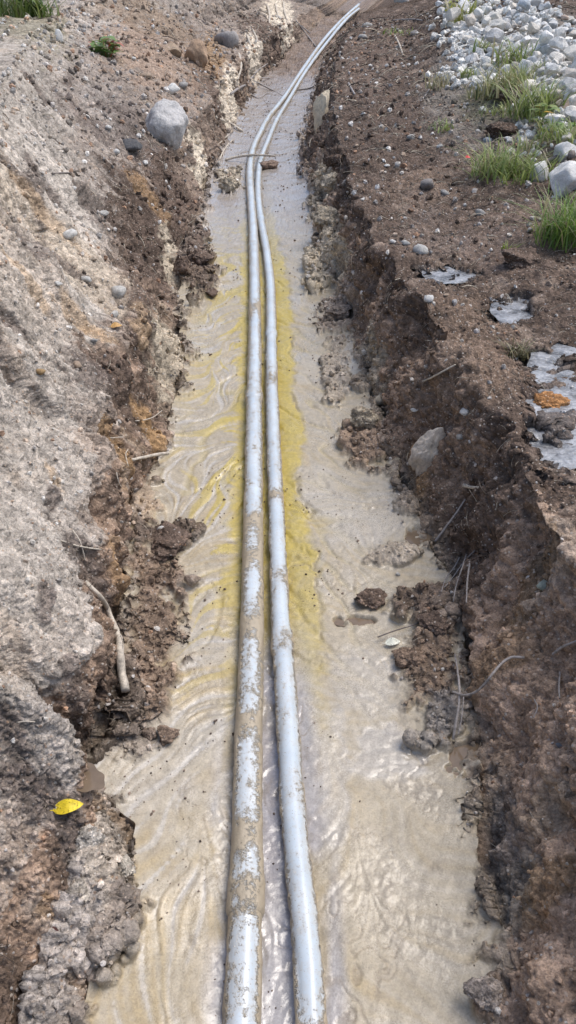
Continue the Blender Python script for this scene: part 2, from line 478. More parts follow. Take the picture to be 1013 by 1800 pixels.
for px, py, rx, ry in ((140,560,40,20),(175,590,30,14),(100,830,16,30),(80,380,60,16),(30,480,40,18),(240,580,12,40)):
    blob(px, py, rx, ry, np.array((.42, .30, .19)), .6, 1.0, None, 5)
blob(40, 30, 80, 40, np.array((.20, .18, .12)), .7, .8, None, 4)
# right bank
lay((UU >= 6) * np.interp(y, [6, 10], [0, .65]) * sstep(-.4, .3, n_b + .4 * n_c), PEAT * .95)
lay((UU >= 6) * np.interp(y, [2.0, 3.2], [0, .55]) * sstep(-.5, .3, n_b + .5 * n_c), PEAT * 1.15)
blob(820, 600, 110, 120, BROWN * .72, .7, 1, 6)
blob(900, 420, 120, 60, PEAT * 1.8, .7, 1, 6)
blob(690, 220, 120, 110, PEAT * 1.1, .85, .9, 6)
blob(650, 90, 60, 80, PEAT * 1.7, .85, .9, 6)
blob(740, 330, 70, 40, BROWN * .75, .5, .9, 6)
blob(760, 420, 70, 40, np.array((.16, .12, .095)), .6, .9, 6)
blob(800, 1000, 70, 200, PEAT * 1.3, .8, .9, 5.9)
blob(900, 1250, 120, 330, BROWN * 1.5, .8, .9, 6)  # this and the next lighten the shaded near wall in colour
blob(940, 1600, 140, 300, BROWN * 1.5, .8, .9, 6)
blob(960, 1420, 50, 60, np.array((.36, .28, .20)), .6, 1, 6)
blob(900, 1560, 30, 90, np.array((.40, .34, .26)), .6, 1, 6)
blob(975, 970, 60, 90, np.array((.34, .27, .21)), .7, .9, 6)
blob(920, 1030, 45, 50, OCHRE * .55, .6, .9, 6)
blob(870, 1190, 70, 60, OCHRE * .5, .6, .9, 6)
blob(960, 1560, 40, 60, OCHRE * .7, .6, .9, 6)
blob(880, 1480, 40, 130, GREY * .6, .7, .9, 5.9)
blob(735, 830, 22, 60, OCHRE * .7, .8, .8, 6)
blob(600, 440, 40, 110, CLAY * .75, .8, .9, 5.9, 6.6)
blob(570, 310, 26, 80, CLAY * .9, .8, .9, 5.9, 6.6)
blob(640, 700, 40, 120, CLAY * .62, .8, .9, 5.9, 6.5)
blob(900, 100, 160, 130, np.array((.20, .18, .155)), .8, .5, 8)
blob(860, 170, 60, 50, np.array((.10, .095, .05)), .6, .8, 7)
# ---- trench floor
fl = (UU >= 5) & (UU < 6)
endm = sstep(17.5, 19.5, y + .6 * n_b)          # the trench runs out into rising ground
flm = fl * (1 - endm)
lay(fl * 1.0, BROWN * .7)
c_ = (UU - 5) * 2 - 1                                     # -1 left edge .. 1 right edge
big_px = [(1900,420),(1800,424),(1700,428.5),(1600,432),(1500,434.5),(1380,435.5),(1300,437),(1220,440),(1100,443),(980,444.5),(840,446),(700,447),(600,448),(460,447),(400,445),(350,441.5),(300,439),(275,442),(258,446),(235,457),(210,470),(170,501),(128,528.5),(98,549.5),(66,573),(47,590),(25,612.5),(3,638)]
small_px = [(1900,551),(1800,547),(1700,543),(1600,533),(1500,522),(1400,513),(1300,508),(1220,503),(1060,492),(980,489.5),(900,486),(800,482),(700,478.5),(640,477.5),(560,477),(500,475.5),(460,471),(430,467),(400,461),(350,454.5),(300,455),(280,458.5),(258,467),(210,487),(170,511),(128,536),(98,557),(66,582),(47,597),(25,618),(16,631)]
def pipe_path(pts, r, lift):
    out = [unproj(px, py, zf(py) + lift)[0] for py, px in pts]
    out = sorted(out, key=lambda v: v.y)
    t = (out[2] - out[0]).normalized(); t.z = 0           # the run goes on behind the camera
    return [out[0] - t * 5, out[0] - t * 2.5, out[0] - t * .8] + out
BIGP = pipe_path(big_px, .0445, .026); SMALLP = pipe_path(small_px, .0365, .022)
def path_x(P, yy): return np.interp(yy, [p.y for p in P], [p.x for p in P])
xb = path_x(BIGP, y); xs = path_x(SMALLP, y)
dpipe = np.where(x < xb, xb - x, np.where(x > xs, x - xs, 0))
side = np.where(x < .5 * (xb + xs), -1.0, 1.0)
# flow of the slurry: rills run in from both sides towards the pipes
phi = np.where(side < 0, R(58), R(128))
wa = .035 * fbm2(x * 3, y * 3, 3); wb = .03 * fbm2(x * 3 + 40, y * 3 + 8, 3)
al = (x + wa) * np.cos(phi) + (y + wb) * np.sin(phi); ac = -(x + wa) * np.sin(phi) + (y + wb) * np.cos(phi)
rill = fbm2(al * 3.2, ac * 24, 4, .7)
streak = fbm2(al * 5.5 + 9, ac * 62, 3, .7)
# flow lines: grain smeared along the direction in which the slurry ran
fc = np.where((U >= 4.999) & (U <= 6.001))[0]; fx0 = x[:, fc]; fy0 = y[:, fc]; xpb = path_x(BIGP, fy0); xps = path_x(SMALLP, fy0)
def flow_dir(px_, py_):
    sd = np.where(px_ < .5 * (xpb + xps), 0.0, 1.0)
    dp = np.clip(np.where(sd < .5, xpb - px_, px_ - xps), 0, 1)
    a0 = np.where(sd < .5, R(52), R(140)); a0 = a0 + (R(90) - a0) * np.exp(-dp / .10)
    an = a0 + 1.7 * perlin2(px_ * 2.6, py_ * 1.7) + 1.2 * perlin2(px_ * 6 + 5, py_ * 4)
    return np.cos(an), np.sin(an)
def lic(freq, step, nst, o):
    tot = perlin2(fx0 * freq + o, fy0 * freq); cnt = 1.0
    for sgn in (1, -1):
        px_, py_ = fx0.copy(), fy0.copy()
        for i in range(nst):
            dx_, dy_ = flow_dir(px_, py_); px_ = px_ + sgn * step * dx_; py_ = py_ + sgn * step * dy_
            wt = 1 - i / nst
            tot = tot + wt * perlin2(px_ * freq + o, py_ * freq); cnt += wt
    tot = tot / tot.std()
    out_ = np.zeros_like(x); out_[:, fc] = tot
    return out_
lic_f = lic(70, .014, 9, 3.0) * .33
lic_m = lic(36, .024, 9, 11.0) * .33
lic_c = lic(9, .06, 9, 21.0) * .33
rill = .6 * lic_m + .4 * lic_c; streak = lic_f
rill2 = 1 - np.abs(perlin2(al * 1.6 + 7, ac * 6 + 3)) * 2.2
crack = sstep(.05, .01, np.abs(perlin2(x * 7 + .6 * perlin2(x * 20, y * 14), y * 2.2 + 4.5))) * sstep(.1, .45, perlin2(x * 3.1 + 2, y * 2.6 + 9) + .15) * (1 - sstep(2.8, 4, y))
pits = sstep(.25, .6, fbm2(x * 9 + 4, y * 7, 2)) 
patch = sstep(-.2, .45, fbm2(x * 4.1 + 5, y * 3.0, 3))
amp_side = np.where(side < 0, 1.0, .45)
stk = np.where(side < 0, 1.0, .45 + .35 * sstep(2.2, 3.2, y)) * (.18 + .82 * patch)
fcol = MUD[None, None] * (1 + (.20 * rill * stk + .24 * streak * stk + .11 * n_c + .08 * n_b + .05 * n_a)[..., None])
warm = sstep(-.2, .5, rill + .6 * n_a)[..., None]
fcol = fcol * (warm * np.array((1.0, .95, .84)) + (1 - warm) * np.array((.98, .99, 1.02)))
def flay(m, c):
    global fcol
    m = np.clip(m, 0, 1)[..., None]; fcol = fcol * (1 - m) + np.asarray(c) * m
wet = .46 + .30 * patch + .14 * n_b - .25 * np.clip(lic_m, 0, 1)
ylen = np.interp(y, [0, 1.6, 2.1, 2.8, 7.5, 9.5, 12], [0, .05, .6, 1, 1, .55, 0])
yw = .17 + .10 * fbm2(y * 1.5, side * 3.0, 2)
ywid = np.where(side > 0, .10, .055) + .06 * fbm2(y * 1.7, side * 3.0, 3) + .03 * n_b
ym = ylen * sstep(.035, -.02, dpipe - .045 - np.clip(ywid, .01, .3) - .02 * n_c)
ym = np.maximum(ym, ylen * (side < 0) * sstep(.22, .36, lic_c + .35 * lic_m) * sstep(.55, .12, dpipe) * .9)
flay(ym * np.clip(.95 + .3 * rill, 0, 1), YEL)
ych = ylen * sstep(.72, .95, rill2) * sstep(.55, .2, dpipe) * .7
flay(ych * .5, YEL * .95)
yedge = ylen * sstep(.016, .004, np.abs(dpipe - .045 - np.clip(ywid, .01, .3) - .02 * n_c)) * sstep(-.2, .3, n_b) * (side > 0)
flay(yedge * .7, (.22, .17, .09))
wet = wet * (1 - .4 * ym) + .12 * ym
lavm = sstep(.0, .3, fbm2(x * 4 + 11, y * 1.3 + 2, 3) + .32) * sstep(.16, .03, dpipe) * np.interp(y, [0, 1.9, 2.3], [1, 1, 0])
flay(lavm * .85, (.36, .35, .37)); wet = wet + .5 * lavm  # grey silt water; its lavender tint paints in the reflected sky
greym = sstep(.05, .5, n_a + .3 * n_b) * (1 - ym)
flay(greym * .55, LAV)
flay((side > 0) * .45 * sstep(.1, .3, dpipe) * (1 - ym), (.40, .35, .268))
# silt laid down in pale threads beside the rills
flay(sstep(.30, .55, -lic_m - .3 * lic_c) * .5 * np.where(side < 0, 1, .25) * (1 - ym), (.52, .485, .44))
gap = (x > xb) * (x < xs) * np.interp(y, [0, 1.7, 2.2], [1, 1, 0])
flay(gap * .8, (.285, .27, .285)); wet = wet + .5 * gap  # same lavender sky tint painted between the pipes, darker
flay(crack * .45, (.25, .2, .14)); flay(pits * .22, (.33, .28, .22))
far_l = np.interp(y, [6.5, 9], [0, 1]); flay(far_l * .75, (.315, .285, .275)); wet = wet + .25 * far_l
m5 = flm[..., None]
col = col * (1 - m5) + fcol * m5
# slumped soil lying on the floor (x, y, half width, half height in pixels, colour, thickness)
SLUMP = []
def slump(px, py, rx, ry, c, hgt, amt=.92, ns=1.0):
    m = blob(px, py, rx, ry, c, amt, ns, 4.6, 6.4)
    SLUMP.append((m, hgt, px, py))
slump(272, 1120, 60, 110, BROWN * .85, .035)
slump(250, 1230, 60, 70, BROWN * .85, .05)
slump(265, 1010, 64, 46, BROWN * .85, .03)
slump(292, 950, 62, 24, PEAT * 1.4, .03)
slump(255, 890, 35, 40, BROWN * 1.3, .02, .6)
slump(345, 470, 36, 55, PEAT * 1.5, .05)
slump(330, 420, 30, 40, PEAT * 1.6, .04)
slump(100, 1600, 120, 180, GREY * 1.05, .06)
slump(180, 1480, 60, 80, np.array((.40, .345, .285)), .05)
slump(60, 1760, 100, 90, GREY * .95, .05)
slump(250, 1310, 70, 26, np.array((.30, .25, .21)), .025, .7)
slump(755, 1180, 60, 84, BROWN * .8, .035)
slump(745, 1060, 80, 34, PEAT * 1.6, .035)
slump(775, 1270, 50, 60, GREY * .65, .03)
slump(650, 790, 48, 46, BROWN * .95, .035)
slump(590, 650, 26, 60, np.array((.30, .25, .2)), .03, .7)
slump(590, 560, 40, 35, np.array((.27, .22, .18)), .03)
slump(570, 470, 30, 60, CLAY * .85, .05)
slump(570, 350, 30, 60, CLAY * .8, .05)
slump(860, 1770, 45, 40, BROWN, .04)
slump(545, 270, 18, 50, PEAT * 1.8, .04)
slump(405, 320, 18, 22, CLAY * .8, .05)
slump(690, 980, 60, 24, np.array((.33, .28, .23)), .02, .7)
# the silt laps against the walls: a damp crumbly margin of uneven width
em = sstep(.91, 1.03, np.abs(c_) + .16 * n_b + .10 * n_c + .06 * n_d) * fl
SLUMP.append((em * .85, .022, 0, 0))
lay(em * .8, np.array((.20, .16, .128)))
wl = sstep(.16, .0, np.where(UU < 5, 5 - UU, np.where(UU > 6, (UU - 6) * .8, 9)) - .06 * n_b - .05 * n_c)
lay(wl * .6, np.array((.26, .215, .165)))
sm = np.zeros_like(x); sh = np.zeros_like(x)
for m, hgt, _, _ in SLUMP:
    sm = np.maximum(sm, m); sh = np.maximum(sh, m * hgt)
wet = np.where(fl, np.clip(wet, 0, 1) * (1 - sm) + .12 * sm, .06 + .10 * sstep(0, .5, n_b))
# glassy wet spots on the floor; stronger ones have sky sheen painted into their colour
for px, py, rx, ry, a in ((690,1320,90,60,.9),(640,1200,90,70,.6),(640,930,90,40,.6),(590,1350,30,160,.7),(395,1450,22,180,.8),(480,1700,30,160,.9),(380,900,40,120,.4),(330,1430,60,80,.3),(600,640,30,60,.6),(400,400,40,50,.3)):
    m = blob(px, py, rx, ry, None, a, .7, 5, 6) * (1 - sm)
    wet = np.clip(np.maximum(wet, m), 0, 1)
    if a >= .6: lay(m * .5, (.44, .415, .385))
# wet hollows of the bank top
PUDDLES = [(985,740,70,95,.055),(905,535,40,26,.045),(790,478,52,16,.04),(960,640,55,40,.045),(1010,800,60,60,.05)]
hollow = np.zeros_like(x)
for px, py, rx, ry, dep in PUDDLES:
    m = blob(px, py, rx, ry, None, 1.0, .9, 6.2)
    hollow = np.maximum(hollow, np.clip(m * dep * (1 + 1.2 * n_c + .9 * n_d), -.02, .09))
    lay(sstep(0, .4, m) * .8, (.105, .085, .072)); wet = np.maximum(wet, m * .9)
for px, py, rx, ry in ((830,430,120,50),(740,350,50,40)):
    wet = np.maximum(wet, blob(px, py, rx, ry, None, .35, 1, 6.5))
nook = np.zeros_like(x)
for px, py, rx, ry, dep in ((148,1368,34,26,.06),(822,1340,34,34,.05),(735,950,24,26,.04),(625,1088,40,12,.03)):
    m = blob(px, py, rx, ry, None, 1.0, 1.3, 4.5, 6.5); nook = np.maximum(nook, np.clip(m * dep * (1 + .9 * n_c + .6 * n_d), 0, .08))

# ------------------------------------------------------------------ relief
ghost = np.interp(y, [0, 5, 12, 25], [1, 1.15, 1.6, 2.0])
Zf = GZ.copy()
edge = np.clip(np.abs(c_), 0, 1) * fl
floor_relief = (.0022 * lic_m + .0034 * lic_c + .0022 * streak) * stk * (1 - .6 * lavm) + .005 * n_b + (.0015 + .0025 * pits) * n_d - .003 * crack - .004 * yedge + .035 * edge ** 4 + .006 * n_a
trough = -.012 * sstep(.12, .0, dpipe)
floor_relief = floor_relief * np.interp(y, [0, 4, 12], [1, 1.3, 1.6]) + trough - .010 * ych
Zf = Zf + flm * floor_relief + sh * (1 + .5 * n_b + .35 * n_c) - hollow - nook
GZ = Zf
# displace along the normal with noise so banks are clumpy and walls overhang
P = np.stack([GX, GY, GZ], -1)
du = np.gradient(P, axis=1); dv = np.gradient(P, axis=0)
NRM = np.cross(du, dv); NRM /= np.linalg.norm(NRM, axis=-1, keepdims=True) + 1e-9
bank_m = np.clip(np.where(fl, np.maximum(sm, endm), 1.0) - 7 * hollow - 10 * nook, 0, 1)
steep = 1 - np.clip(NRM[..., 2], 0, 1)
def bil(s, ox=0): return np.abs(perlin3(GX * s + ox, GY * s, GZ * s))
disp = np.zeros_like(GX)
n1 = perlin3(GX * 2.6, GY * 2.6, GZ * 2.6)
disp += (.045 + .07 * steep) * n1
disp += (.028 + .05 * steep) * perlin3(GX * 6.5 + 3, GY * 6.5, GZ * 6.5)
disp += (.012 + .022 * steep) * (bil(14) - .22) * 1.7
disp += .0125 * (bil(29, 5) - .22) * 1.6 + .006 * perlin3(GX * 45, GY * 45, GZ * 45 + 3)
disp += .011 * (bil(66, 9) - .22) * 1.6 * np.interp(y, [0, 5, 9], [1, .7, .3])
disp += .004 * perlin3(GX * 150, GY * 150, GZ * 150) * np.interp(y, [0, 2.5, 5], [1, .6, 0])
sandy = np.clip((col.mean(-1) - .2) / .2, 0, 1) * (UU < 4)
near_l = (UU < 5.5) * sstep(1.95, 1.45, y)
disp = disp * (1 - .5 * near_l) + near_l * (.016 * (bil(46, 2) - .22) + .008 * (bil(105, 4) - .22)) * 1.6
disp *= bank_m * (1 - .5 * sandy) * np.interp(y, [0, 25, 80], [1, 1.1, 4])
P = P + NRM * disp[..., None]
GX, GY, GZ = P[..., 0], P[..., 1], P[..., 2]
# hollows between clods are coloured darker, their tops paler
dry = np.clip(.5 + disp / .05, 0, 1)  # height of the relief: low in hollows, high on tops
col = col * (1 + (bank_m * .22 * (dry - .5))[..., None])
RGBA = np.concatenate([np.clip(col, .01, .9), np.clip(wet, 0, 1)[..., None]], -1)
BVH = grid_bvh(GX, GY, GZ, 2)

def cut_patch(name, u0, u1, mat, label, cat=None):
    c = np.where((U >= u0 - 1e-6) & (U <= u1 + 1e-6))[0]
    V = P[:, c].reshape(-1, 3); n, m = NR, len(c)
    i = np.arange(n * m, dtype=np.int32).reshape(n, m)
    F = np.stack([i[:-1, :-1], i[:-1, 1:], i[1:, 1:], i[1:, :-1]], -1).reshape(-1, 4)
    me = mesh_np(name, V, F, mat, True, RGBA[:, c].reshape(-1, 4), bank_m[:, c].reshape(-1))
    o = link(name, me)
    return tag(o, label, cat, None, 'structure')
u5 = U[np.argmin(np.abs(U - 5.0))]; u6 = U[np.argmin(np.abs(U - 6.0))]
cut_patch('sandy_bank', 0, u5, M_BANK, 'pale sandy spoil bank with dark crumbling edge above the trench', 'bank')
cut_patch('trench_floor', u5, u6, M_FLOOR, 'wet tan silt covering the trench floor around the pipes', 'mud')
cut_patch('ground', u6, 12, M_BANK, 'dark brown peaty ground along the trench with a raw cut face', 'ground')

# ------------------------------------------------------------------ water
def water_material(name, colr, rough, ripple, lo=.86):
    m, n, l, bs = new_mat(name)
    tc = n.new('ShaderNodeTexCoord'); P_ = tc.outputs['Object']
    n1 = nnoise(n, l, P_, 9, 3, .5); n2 = nnoise(n, l, P_, 45, 4, .6)
    l.new(nmix(n, l, nmap(n, l, nmath(n, l, 'ADD', nmath(n, l, 'MULTIPLY', n1, .6), nmath(n, l, 'MULTIPLY', n2, .4)), .40, .60, 0, 1), tuple(c * lo for c in colr), tuple(min(1, c * 1.12) for c in colr)), bs.inputs['Base Color'])
    bs.inputs['Roughness'].default_value = rough
    bs.inputs['IOR'].default_value = 1.33
    bs.inputs['Specular IOR Level'].default_value = 1.0
    b = n.new('ShaderNodeBump'); b.inputs['Distance'].default_value = ripple; b.inputs['Strength'].default_value = .5
    l.new(nmath(n, l, 'ADD', n1, nmath(n, l, 'MULTIPLY', n2, .3)), b.inputs['Height']); l.new(b.outputs[0], bs.inputs['Normal'])
    return m
M_MILKY_SHEEN = water_material('silty water with painted sheen', (.34, .345, .355), .05, .06, .35)  # pale silt base, with the bluish white sky reflection painted into it
M_BROWN = water_material('brown water', (.17, .125, .085), .03, .002)

def puddle(px, py, rx, ry, mat, dz, label, k):
    h, nrm, d = at(px, py)
    zs = sorted(at(px + rx * .75 * math.cos(i * 2.4) * math.sqrt(i / 40), py + ry * .75 * math.sin(i * 2.4) * math.sqrt(i / 40))[0].z for i in range(40))
    zc = zs[int(dz * 40)]                    # water stands in the lowest share dz of the hollow
    e0 = unproj(px + rx, py, zc)[0]; e1 = unproj(px, py - ry, zc)[0]; e2 = unproj(px, py + ry, zc)[0]
    cx, cy = h.x, .5 * (e1.y + e2.y); ax = abs(e0.x - h.x); ay = .5 * abs(e1.y - e2.y); sl = (e1.x - e2.x) / max(e1.y - e2.y, .01)
    V = [(cx, cy, 0)]; F = []; N = 48; rings = 5
    for r_ in range(1, rings + 1):
        for i in range(N):
            a = i / N * 2 * math.pi; t = r_ / rings * (1 + .10 * math.sin(3 * a + k) + .06 * math.sin(7 * a + 2 * k))
            yy = ay * t * math.sin(a)
            V.append((cx + ax * t * math.cos(a) + sl * yy, cy + yy, 0))
    for i in range(N): F.append((0, 1 + i, 1 + (i + 1) % N))
    for r_ in range(rings - 1):
        a0 = 1 + r_ * N; b0 = a0 + N
        for i in range(N):
            j = (i + 1) % N
            F.append((a0 + i, b0 + i, b0 + j)); F.append((a0 + i, b0 + j, a0 + j))
    me = mesh_np('puddle', np.array(V), np.array(F), mat, True)
    o = link('puddle', me, loc=(0, 0, zc))
    return tag(o, label, 'puddle', None, 'structure')
puddle(985, 755, 72, 110, M_MILKY_SHEEN, .66, 'largest pale puddle on the bank top beside the orange clod', 0)
puddle(962, 638, 60, 46, M_MILKY_SHEEN, .62, 'broken pale puddle between the small bright one and the orange clod', 8)
puddle(905, 535, 55, 36, M_MILKY_SHEEN, .55, 'small bright puddle on the bank top by the grass sod', 1)
puddle(790, 478, 60, 22, M_MILKY_SHEEN, .5, 'thin grey puddle at the crest of the dark bank', 2)
puddle(148, 1368, 36, 26, M_BROWN, .45, 'still brown puddle in the left trench corner above the yellow leaf', 3)
puddle(822, 1340, 44, 44, M_BROWN, .35, 'brown pool at the foot of the dark trench wall', 4)
puddle(735, 950, 34, 36, M_BROWN, .35, 'brown water notch under the wall beside the silt fan', 5)
puddle(625, 1088, 50, 16, M_BROWN, .35, 'shallow brown puddle below the peat lump on the trench floor', 6)

# ------------------------------------------------------------------ pipes
def pipe_material():
    m, n, l, bs = new_mat('muddy plastic pipe')
    am = n.new('ShaderNodeAttribute'); am.attribute_name = 'soil'
    tc = n.new('ShaderNodeTexCoord'); P_ = tc.outputs['Object']
    n1 = nnoise(n, l, P_, 60, 5, .6); n2 = nnoise(n, l, P_, 240, 2, .5); n3 = nnoise(n, l, P_, 7, 3, .5)
    plast = nmix(n, l, nmap(n, l, n3, .35, .65, 0, 1), (.465, .53, .58), (.55, .61, .65))
    mud = nmix(n, l, n1, (.31, .26, .19), (.44, .372, .27))
    f = nmath(n, l, 'ADD', nmath(n, l, 'ADD', am.outputs['Alpha'], nmap(n, l, n1, .3, .7, -.24, .24)), nmap(n, l, n2, .3, .7, -.05, .05))
    fac = nmap(n, l, f, .38, .70, 0, 1)
    film = nmap(n, l, f, .0, .5, 0, .55)           # thin dried film
    speck = nmath(n, l, 'GREATER_THAN', n2, .685)
    c1 = nmix(n, l, film, plast, (.47, .43, .37))
    c1 = nmix(n, l, nmath(n, l, 'MULTIPLY', speck, .7), c1, (.22, .18, .14))
    l.new(nmix(n, l, fac, c1, mud), bs.inputs['Base Color'])
    l.new(nmap(n, l, fac, 0, 1, .24, .5), bs.inputs['Roughness'])
    b = n.new('ShaderNodeBump'); b.inputs['Distance'].default_value = .003
    l.new(nmath(n, l, 'MULTIPLY', nmath(n, l, 'ADD', n1, fac), fac), b.inputs['Height']); l.new(b.outputs[0], bs.inputs['Normal'])
    return m
M_PIPE = pipe_material()

def catmull(pts, step_fn):
    p = [np.array(q) for q in pts]; out = []
    for i in range(len(p) - 1):
        p0 = p[max(i - 1, 0)]; p1 = p[i]; p2 = p[i + 1]; p3 = p[min(i + 2, len(p) - 1)]
        L = np.linalg.norm(p2 - p1); k = max(1, int(L / step_fn(p1[1])))
        # centripetal-like tangents scaled by the unequal spacing
        L0_ = max(np.linalg.norm(p1 - p0), 1e-4); L2_ = max(np.linalg.norm(p3 - p2), 1e-4)
        t1 = ((p1 - p0) / L0_ * L + (p2 - p1)) * .5 if i > 0 else (p2 - p1)
        t2 = ((p3 - p2) / L2_ * L + (p2 - p1)) * .5 if i < len(p) - 2 else (p2 - p1)
        for j in range(k):
            t = j / k
            h00 = 2 * t ** 3 - 3 * t ** 2 + 1; h10 = t ** 3 - 2 * t ** 2 + t; h01 = -2 * t ** 3 + 3 * t ** 2; h11 = t ** 3 - t ** 2
            out.append(h00 * p1 + h10 * t1 + h01 * p2 + h11 * t2)
    out.append(p[-1]); return np.array(out)

def make_pipe(label, pts, r, joints, bands, seed, clean, flank=.0, seg=44):
    C = catmull(pts, lambda yy: max(.006 if yy > .2 else .05, .0032 * (yy * yy + 4) ** .5 * 1.2))
    # smooth the run as a real stiff pipe
    for _ in range(60):
        C[1:-1] = .25 * C[:-2] + .5 * C[1:-1] + .25 * C[2:]
    T = np.gradient(C, axis=0); T /= np.linalg.norm(T, axis=1)[:, None]
    S = np.concatenate([[0], np.cumsum(np.linalg.norm(np.diff(C, axis=0), axis=1))])
    side_ = np.cross(T, np.array([0, 0, 1.])); side_ /= np.linalg.norm(side_, axis=1)[:, None]
    up_ = np.cross(side_, T)
    n = len(C); th = np.linspace(0, 2 * np.pi, seg, endpoint=False)
    Y_ = C[:, 1]
    root = bpy.data.objects.new('water_pipe', None); COL.objects.link(root)
    root.location = tuple(C[0]); off = C[0].copy()
    ct, st = np.cos(th)[None, :], np.sin(th)[None, :]
    SS = np.repeat(S[:, None], seg, 1)
    cx = ct * r * 20; cy = st * r * 20
    nb = .5 * perlin3(SS * 34 + seed, cx * .9 + 4 + 0 * SS, cy * .9 + 0 * SS) + perlin3(SS * 6 + seed, cx * 1.2 + 0 * SS, cy * 1.2 + 0 * SS) + .6 * perlin3(SS * 22 + seed, cx * 3 + 0 * SS, cy * 3 + 0 * SS) + .4 * perlin3(SS * 70 + seed, cx * 9 + 0 * SS, cy * 9 + 0 * SS)
    # sides carry mud, the crown is rinsed; drag bands of mud ring the pipe in places
    mud = .28 + .50 * sstep(.74 + flank, .25 + flank, st + .10 * np.sin(SS * 2.1 + seed)) + .30 * nb - clean(Y_)[:, None]
    for b0, bw in bands:
        mud = mud + .5 * np.exp(-((Y_ - b0) / bw) ** 2)[:, None]
    mud = np.clip(mud, 0, 1)
    thick = .005 * sstep(.40, .75, mud) * (1 + .7 * nb)
    bell = np.zeros(n)
    for j in joints:
        bell = np.maximum(bell, sstep(0, .012, Y_ - j) * sstep(.15, .10, Y_ - j))
    def ringmesh(i0, i1, extra, name, capend=False):
        idx = np.arange(i0, i1)
        rad = r + thick[idx] + extra
        Vv = C[idx][:, None] + side_[idx][:, None] * (ct * 1.0)[..., None] * rad[..., None] + up_[idx][:, None] * (st * 1.0)[..., None] * rad[..., None]
        k = len(idx)
        ii = np.arange(k * seg, dtype=np.int32).reshape(k, seg)
        F = np.stack([ii[:-1], np.roll(ii[:-1], -1, 1), np.roll(ii[1:], -1, 1), ii[1:]], -1).reshape(-1, 4)
        V = Vv.reshape(-1, 3)
        a = mud[idx].reshape(-1)
        if capend:    # open end: turn the wall inwards
            last = ii[-1]; e = C[idx[-1]]
            V2 = e + (V[last] - e) * .86; V3 = V2 - T[idx[-1]] * .25
            b0 = len(V); V = np.concatenate([V, V2, V3])
            r2 = np.arange(b0, b0 + seg); r3 = r2 + seg
            F = np.concatenate([F, np.stack([last, np.roll(last, -1), np.roll(r2, -1), r2], -1), np.stack([r2, np.roll(r2, -1), np.roll(r3, -1), r3], -1)])
            a = np.concatenate([a, np.full(2 * seg, .6)])
        colr = np.stack([a * 0 + 1, a * 0 + 1, a * 0 + 1, a], -1)
        me = mesh_np(name, V - off, F, M_PIPE, True, colr)
        return link(name, me, root)
    cuts = [0] + [int(np.searchsorted(Y_, j)) for j in joints if Y_[0] < j < Y_[-1]] + [n]
    for a_, b_ in zip(cuts[:-1], cuts[1:]):
        ringmesh(a_, min(b_ + 1, n), 0.0, 'pipe_length', b_ == n)
    for j in joints:
        i0 = int(np.searchsorted(Y_, j - .005)); i1 = int(np.searchsorted(Y_, j + .13))
        if i1 - i0 < 3 or i1 >= n: i1 = min(i0 + 4, n)
        t = (Y_[np.arange(i0, i1)] - Y_[i0]) / max(Y_[i1 - 1] - Y_[i0], 1e-3)
        ex = (.0062 * np.minimum(1, np.minimum(t / .06, (1 - t) / .3)) + .0004)[:, None]
        ringmesh(i0, i1, ex, 'coupling')
    tag(root, label, 'pipe', 'pipes laid along the trench')
    return root
def clean_big(yy): return .06 * np.sin(yy * 2.3 + 1) + np.interp(yy, [0, 3.2, 4, 8], [0, 0, .12, .10])
def clean_small(yy): return .16 + .06 * np.sin(yy * 3.1) + np.interp(yy, [0, 1.0, 1.3, 3], [-.1, 0, .04, 0])
make_pipe('thicker of two muddy pale blue pipes running the length of the trench', BIGP, .0420, [1.08, 4.13, 7.18, 10.2, 13.3, 16.3], [(1.30, .05), (1.12, .07), (1.72, .04), (2.17, .05), (2.62, .06), (2.86, .09), (5.6, .15)], 3.3, clean_big, .17)
make_pipe('thinner pale blue pipe lying beside the thicker pipe in the trench', SMALLP, .0345, [2.07, 5.1, 8.15, 11.2, 14.3], [(2.12, .06), (2.5, .06), (3.1, .05), (.78, .06), (4.4, .2)], 8.1, clean_small)

# ------------------------------------------------------------------ stones
def rock_mesh(seed, sub=3, rough=.16, facets=7, squash=(1, 1, 1), sharp=.5, flat=False):
    rg = np.random.default_rng(seed)
    V, F = ICO[sub]; V = V.copy()
    for _ in range(facets):          # flat spalls
        nrm = rg.normal(size=3); nrm /= np.linalg.norm(nrm)
        lim = rg.uniform(.52, .84)
        d = V @ nrm; ov = np.clip(d - lim, 0, None)
        V -= nrm * np.minimum(ov * sharp * 1.25, ov)[:, None]
    o = rg.uniform(0, 50, 3)
    nn = perlin3(V[:, 0] * 1.3 + o[0], V[:, 1] * 1.3 + o[1], V[:, 2] * 1.3 + o[2]) + .45 * perlin3(V[:, 0] * 3.2 + o[1], V[:, 1] * 3.2 + o[2], V[:, 2] * 3.2 + o[0]) + .2 * perlin3(V[:, 0] * 8 + o[1], V[:, 1] * 8, V[:, 2] * 8)
    if sub >= 4: nn = nn + .30 * (np.abs(perlin3(V[:, 0] * 6 + o[2], V[:, 1] * 6, V[:, 2] * 6)) - .2) + .12 * perlin3(V[:, 0] * 17, V[:, 1] * 17 + o[0], V[:, 2] * 17)
    V *= (1 + rough * nn)[:, None]
    V *= np.array(squash)
    return mesh_np('stone', V, F, M_STONE, not flat)
ROCKS_ROUND = [rock_mesh(100 + i, 3, .08, 16, (1, rng.uniform(.65, .95), rng.uniform(.55, .8)), 1.0, True) for i in range(14)]
ROCKS_SMALL = [rock_mesh(200 + i, 2, .18, 6, (1, rng.uniform(.65, .95), rng.uniform(.5, .75)), .7) for i in range(8)]

